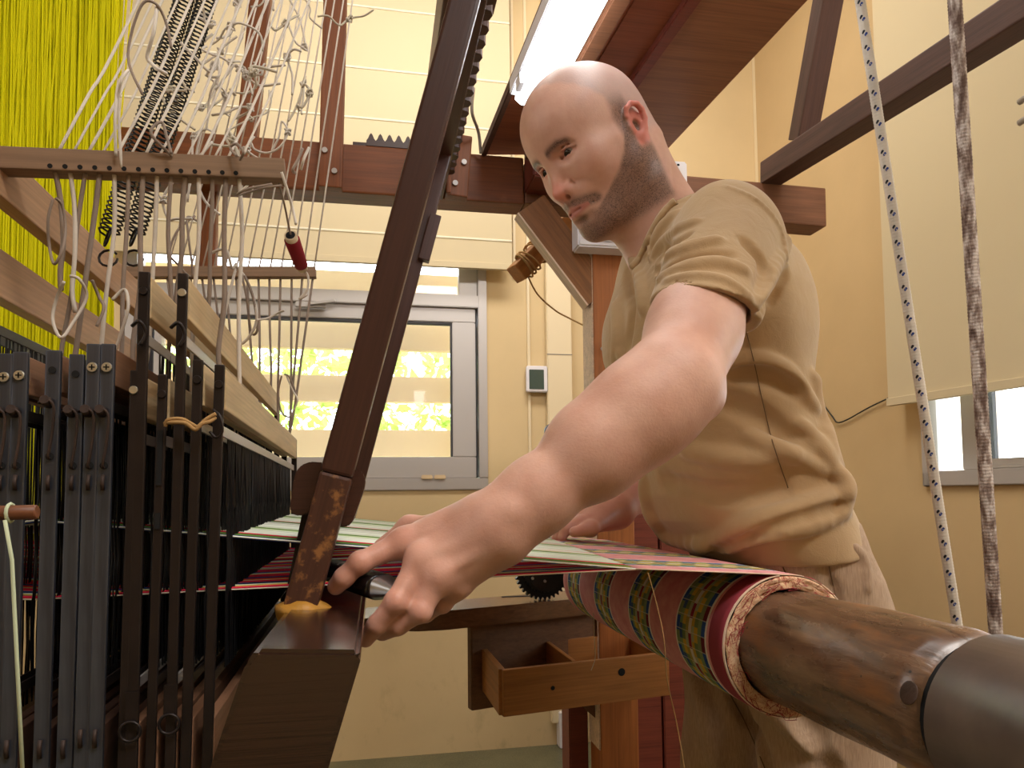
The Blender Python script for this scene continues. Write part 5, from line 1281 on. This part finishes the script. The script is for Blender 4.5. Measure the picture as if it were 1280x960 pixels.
# --- shirt
TORSO = [(.395, .452, 1.0, .070, .110, .0), (.37, .462, 1.0, .085, .150, .0), (.323, .468, 1.0, .100, .190, .0), (.276, .472, 1.0, .111, .200, .0), (.218, .475, 1.0, .119, .198, .0), (.172, .484, 1.0, .120, .19, .0),
         (.102, .497, 1.0, .119, .185, .0), (.032, .519, 1.0, .121, .183, .0), (-.003, .530, 1.0, .124, .183, .0), (-.038, .545, 1.0, .124, .184, .0), (-.075, .566, 1.0, .108, .184, .0), (-.115, .590, 1.0, .093, .184, 0)]
def build_shirt():
    g = Field((.24, .56, -.125), (.74, 1.34, .46), .0026)
    g.loft(TORSO, 2.25, .0)
    g.cap(V(.455, .90, .345), SHn+V(.0, .01, .022), .055, .050, .04); g.cap(V(.455, 1.09, .345), SHf+V(0, -.02, .02), .055, .048, .04)   # shoulders
    g.cap(V(.465, .95, .375), V(.465, 1.05, .375), .055, .055, .04)
    g.ell(V(.412, .925, .240), (.050, .080, .070), None, .04); g.ell(V(.412, 1.075, .240), (.050, .080, .070), None, .04)  # chest
    g.ell(V(.545, .93, .26), (.06, .08, .10), None, .05)                                                                   # shoulder blade
    hm = mix3(SHn, ELn, .85)
    g.cap(SHn+V(.006, .004, .002), hm+V(.004, 0, 0), .068, .0560, .03)
    hmf = mix3(SHf, ELf, .45); g.cap(SHf, hmf, .062, .062, .03)
    # hem of the sleeve, tilted as in the picture
    ax = (ELn-SHn)/np.linalg.norm(ELn-SHn)
    pa_, pb_, pc_ = PD(822, 370, .765), PD(944, 400, .775), PD(882, 352, .695)
    nn = np.cross(pb_-pa_, pc_-pa_); nn /= np.linalg.norm(nn); nn = nn if nn @ ax > 0 else -nn
    g.plane(pa_, nn, (.2, .5, -.13), (.47, .80, .40), .003)
    g.cap(mix3(SHn, ELn, .5), mix3(SHn, ELn, 1.2), .0505, .050, .0, 'sub')
    axf = (ELf-SHf)/np.linalg.norm(ELf-SHf); g.plane(hmf, axf, hmf-.10, hmf+V(.12, .12, .1), .003)
    # neckline
    nd = (HO-NB)/np.linalg.norm(HO-NB)
    g.cap(V(.452, .995, .395), V(.392, .995, .47), .068, .10, .004, 'sub')
    # shirt hem
    g.plane(V(.55, 1.0, -.083), (.10, .05, -1), (.3, .7, -.2), (.8, 1.3, .05), .004)
    g.noise(.0011, 16, 3)
    F_ = g.fold
    # belly overhang and waist folds
    F_([(870, 688), (900, 676), (950, 652), (1000, 640), (1040, 622), (1060, 610)], .010, .018)
    F_([(905, 690), (960, 668), (1010, 660), (1062, 640)], .006, .012)
    F_([(880, 694), (925, 678), (975, 668)], .004, .010, 'sub'); F_([(930, 672), (985, 652), (1040, 636), (1058, 628)], .0045, .010, 'sub')
    F_([(1015, 470), (1030, 520), (1032, 560), (1048, 590), (1052, 600)], .008, .016); F_([(1000, 530), (1025, 560), (1050, 605)], .006, .014)
    F_([(905, 452), (950, 452), (990, 472), (1020, 512)], .007, .014); F_([(920, 468), (960, 470), (1000, 492)], .006, .014, 'sub')
    F_([(900, 500), (950, 520), (1000, 560)], .005, .02, 'sub'); F_([(850, 560), (930, 575), (1010, 560)], .005, .02); F_([(830, 600), (900, 618), (980, 610)], .005, .022, 'sub')
    F_([(806, 600), (815, 640), (840, 672), (880, 682)], .007, .02); F_([(935, 545), (985, 565), (1030, 590)], .005, .014)
    F_([(1048, 590), (1058, 612), (1052, 640)], .006, .014)
    # sleeve folds fanning from the armpit seam
    F_([(822, 330), (840, 318), (870, 308), (900, 300)], .0045, .010); F_([(826, 340), (850, 326), (885, 318), (915, 318)], .004, .009, 'sub')
    F_([(824, 348), (860, 334), (900, 330), (935, 340)], .0045, .010); F_([(818, 318), (832, 300), (850, 286), (872, 278)], .0045, .010); F_([(820, 326), (838, 308), (862, 292)], .0035, .008, 'sub')
    F_([(816, 306), (828, 284), (846, 266)], .004, .010); F_([(830, 352), (862, 345), (905, 350), (940, 372)], .0035, .006); F_([(948, 372), (960, 350), (975, 320), (982, 300)], .006, .012); F_([(952, 392), (968, 366), (985, 340)], .005, .010, 'sub')
    F_([(930, 300), (955, 330), (950, 362)], .004, .012, 'sub')
    # shoulder seam and chest folds
    F_([(822, 350), (812, 320), (814, 290), (828, 262), (852, 240), (890, 228)], .0026, .004); F_([(820, 346), (808, 318), (810, 288), (824, 258), (848, 238)], .0018, .003, 'sub')
    F_([(770, 380), (775, 420), (770, 455)], .006, .016); F_([(782, 340), (790, 380), (784, 430)], .005, .018, 'sub'); F_([(790, 320), (800, 350), (805, 390)], .005, .014)
    F_([(775, 440), (786, 458), (800, 470)], .005, .010)
    F_([(905, 232), (945, 250), (975, 285), (985, 330)], .0024, .004)
    # collar rib
    F_([(852, 226), (824, 254), (802, 284), (780, 316)], .0036, .003, lift=.001, taper=False)
    v, q = g.mesh(); return relax(v, q, 1, .4), q, g
def mk_shirt():
    m = NT('khaki_cotton', .85, .15); v = m.coord(); n = m.noise(v, 5, 4, .55); n2 = m.noise(v, 700, 2)
    c = m.ramp(n, [(.3, srgb(174, 143, 105)), (.7, srgb(194, 163, 123))]); m.base(c)
    w_ = m.noise(m.coord((1, 1, 1)), 34, 3, .5, 1.2); m.bump(m.math('ADD', m.math('MULTIPLY', w_, .9), m.math('MULTIPLY', n2, .16)), .0035, .4)
    m.b.inputs['Sheen Weight'].default_value = .25; return m.m
def mk_linen():
    m = NT('beige_linen', .9, .12); v = m.coord((1, 1, 1)); n = m.noise(v, 7, 5, .6); n2 = m.noise(m.coord((1, 1, .12)), 480, 3); n3 = m.noise(m.coord((1, 1, .2)), 22, 4, .5, 1)
    c = m.ramp(n, [(.3, srgb(168, 138, 114)), (.7, srgb(192, 164, 138))]); c = m.mix(.3, c, m.ramp(n2, [(.3, srgb(130, 104, 84)), (.7, srgb(206, 182, 156))])); m.base(c); m.bump(m.math('ADD', n2, n3), .002, .45); return m.m
M['shirt'] = mk_shirt(); M['linen'] = mk_linen()
def build_pants():
    g = Field((.38, .74, FLOOR+.04), (.80, 1.30, -.03), .0042)
    g.loft([(-.04, .566, 1.0, .100, .172, 0), (-.08, .578, 1.0, .094, .176, 0), (-.12, .592, 1.0, .093, .180, 0), (-.168, .597, 1.0, .092, .180, 0), (-.23, .600, 1.0, .094, .178, 0), (-.29, .600, 1.0, .085, .165, 0)], 2.4, 0)
    g.ell(V(.655, .92, -.19), (.055, .075, .085), None, .05); g.ell(V(.655, 1.08, -.19), (.055, .075, .085), None, .05)
    g.chain([V(.597, .905, -.24), V(.590, .895, -.55), V(.625, .895, FLOOR+.06)], [.094, .076, .066], .02)
    g.chain([V(.575, 1.095, -.24), V(.560, 1.115, -.55), V(.60, 1.12, FLOOR+.06)], [.088, .074, .066], .02)
    g.noise(.0022, 20, 5)
    F_ = g.fold
    F_([(940, 690), (950, 712), (958, 738)], .004, .008); F_([(1030, 690), (1040, 730), (1048, 760)], .004, .008, 'sub'); F_([(1062, 680), (1080, 700), (1086, 740)], .004, .008)
    F_([(900, 840), (925, 880), (950, 930), (962, 975)], .008, .014, 'sub'); F_([(940, 860), (985, 900), (1040, 950)], .008, .02)
    F_([(870, 850), (885, 900), (895, 955)], .006, .02); F_([(1000, 900), (1030, 940), (1040, 980)], .006, .02, 'sub')
    v, q = g.mesh(); return relax(v, q, 1, .4), q, g
def build_inner():
    g = Field((.33, .78, -1.02), (.72, 1.24, .40), .012)
    g.loft([(-.10, .58, 1.0, .075, .155, 0), (.0, .53, 1.0, .10, .155, 0), (.172, .484, 1.0, .098, .165, .0), (.30, .468, 1.0, .085, .165, 0), (.34, .465, 1.0, .06, .13, 0)], 2.2, 0)
    g.cap(V(.46, .995, .30), NB, .06, .055, .02); g.cap(V(.455, .9, .31), SHn, .05, .045, .03); g.cap(V(.455, 1.09, .31), SHf, .05, .045, .03)
    g.chain([V(.597, .905, -.14), V(.590, .895, -.55), V(.625, .895, -1.0)], [.075, .055, .045], .03); g.chain([V(.575, 1.095, -.14), V(.560, 1.115, -.55), V(.60, 1.12, -1.0)], [.072, .055, .045], .03)
    return g.mesh()

base_pt = V(.60, 1.0, FLOOR)
person = thing('person', base_pt, 'shaven-headed bearded man in khaki t-shirt and beige trousers leaning over the loom', 'person')
hv, hq = build_head(); av, aq, FG = build_near_arm(); fv_, fq_ = build_far_arm(); iv, iq = build_inner()
parts = [(hv, hq, 'head'), (av, aq, 'arm'), (fv_, fq_, 'far'), (iv, iq, 'far')]
Vs, Qs, At, off = [], [], {}, 0
for v_, q_, k_ in parts:
    Vs.append(v_); Qs.append(q_+off); off += len(v_)
    for kk, a_ in skin_attrs(v_, k_).items(): At.setdefault(kk, []).append(a_)
np_mesh('body', np.concatenate(Vs), np.concatenate(Qs), M['skin'], person, {k_: np.concatenate(a_) for k_, a_ in At.items()}, base_pt)
sv, sq, sg = build_shirt(); shirt = np_mesh('t_shirt', sv, sq, M['shirt'], person, None, base_pt)
pv, pq, pg = build_pants(); pants = np_mesh('trousers', pv, pq, M['linen'], person, None, base_pt)
cbp = [sg.hit(x, y) for x, y in smoothpx([(868, 237), (850, 247), (836, 259), (824, 274), (815, 290), (808, 305), (800, 322), (790, 334)])]; cbp = [p*(1-.0025/np.linalg.norm(p)) for p in cbp if p is not None]
tube('collar_band', cbp, .0055, M['shirt'], shirt, 8); tube('collar_seam_shade', [p*(1-.004/np.linalg.norm(p))+RT*.004-UP*.003 for p in cbp], .0006, M['cord'] and plain('collar_shadow', srgb(120, 96, 68), .9), shirt, 5)  # darker line along the collar seam, shade put into its colour
M['stitch'] = plain('brown_stitching', srgb(112, 88, 62), .9)
def stitch(g, pts, r, par, nm='seam_stitching', mat='stitch'):
    P = [g.hit(x, y) for x, y in smoothpx(pts)]; P = [p for p in P if p is not None]
    P = [p*(1-.0012/np.linalg.norm(p)) for p in P]
    if len(P) > 2: tube(nm, P, r, M[mat], par, 5)
stitch(sg, [(933, 415), (942, 450), (955, 510), (968, 560), (985, 610)], .0006, shirt)
stitch(sg, [(842, 224), (820, 250), (800, 285), (783, 320)], .0006, shirt)
stitch(pg, [(1033, 692), (1040, 725), (1048, 762)], .0008, pants); stitch(pg, [(975, 692), (980, 712), (992, 730)], .0010, pants); stitch(pg, [(896, 840), (930, 900), (960, 970)], .0008, pants)
# eyes
M['sclera'] = plain('eye_white', srgb(150, 134, 126), .15, .6); M['iris'] = plain('dark_brown_iris', srgb(34, 20, 14), .1, .8)
for s in (-1, 1):
    c = H(.0758, s*.031, .0195)
    bm = bmesh.new(); bmesh.ops.create_uvsphere(bm, u_segments=24, v_segments=16, radius=.0122); ey = bm_obj('eyeball', bm, M['sclera'], person, c, smooth=True)
    gz = hf*.88-hu*.30+hl*.0; gz /= np.linalg.norm(gz); cyl('iris', c+gz*.0100, c+gz*.0125, .0074, .0056, M['iris'], ey, 20)
# shoes
for (x, y) in ((.615, .895), (.59, 1.12)):
    g = Field((x-.22, y-.07, FLOOR-.01), (x+.12, y+.07, FLOOR+.13), .005)
    g.cap(V(x+.03, y, FLOOR+.045), V(x-.14, y, FLOOR+.035), .043, .036, .02); g.cap(V(x, y, FLOOR+.05), V(x, y, FLOOR+.09), .045, .045, .02)
    g.plane(V(x, y, FLOOR+.001), (0, 0, -1), g.lo, g.lo+g.h*g.n, 0); v_, q_ = g.mesh(); np_mesh('shoe', v_, q_, plain('brown_shoe', srgb(70, 50, 38), .5), person, None, (x, y, FLOOR))
# shuttle held in the near hand
shu = thing('shuttle', PD(450, 725, .655), 'black boat shuttle with shiny metal tip held in his near hand', 'shuttle')
sT, sE = PD(507, 744, .622), PD(392, 706, .735); sd_ = (sT-sE)/np.linalg.norm(sT-sE); LS = np.linalg.norm(sT-sE); Rs = frame(sd_)
def shuttle_part(nm, t0, t1, mat, n=28, k=1.0):
    vs, fs = [], []; m = 20
    for i in range(m+1):
        t = t0+(t1-t0)*i/m; e_ = min(t, LS-t); wv = .0150*min(1, (max(e_, .0001)/.038))**1.05*k+.0002; hv_ = .0112*min(1, (max(e_, .0001)/.036))**1.05*k+.0002
        for j in range(n):
            a = 2*pi*j/n; ca, sa_ = cos(a), sin(a); q = Rs @ Vector((t-LS/2, wv*abs(ca)**.7*(1 if ca > 0 else -1), hv_*abs(sa_)**.7*(1 if sa_ > 0 else -1))); vs.append(tuple(q))
    for i in range(m):
        for j in range(n): j2 = (j+1) % n; fs.append((i*n+j, i*n+j2, (i+1)*n+j2, (i+1)*n+j))
    fs.append(tuple(range(n))[::-1]); fs.append(tuple(m*n+j for j in range(n)))
    return mesh_obj(nm, vs, fs, M[mat], shu, True, loc=(sT+sE)/2)
M['shblack'] = plain('polished_black_wood', srgb(22, 18, 18), .22, .6)
shuttle_part('shell', .026, LS-.036, 'shblack'); shuttle_part('metal_tip', LS-.036, LS, 'steel', k=.99); shuttle_part('metal_tip', 0, .026, 'steel', k=.97)
rp = PD(428, 706, .690); tube('yarn_eye', [rp+V(.004*cos(t), -.003, .0025*sin(t)) for t in np.linspace(0, 2*pi, 12)[:-1]], .0008, M['steel'], shu, 6, closed=True)
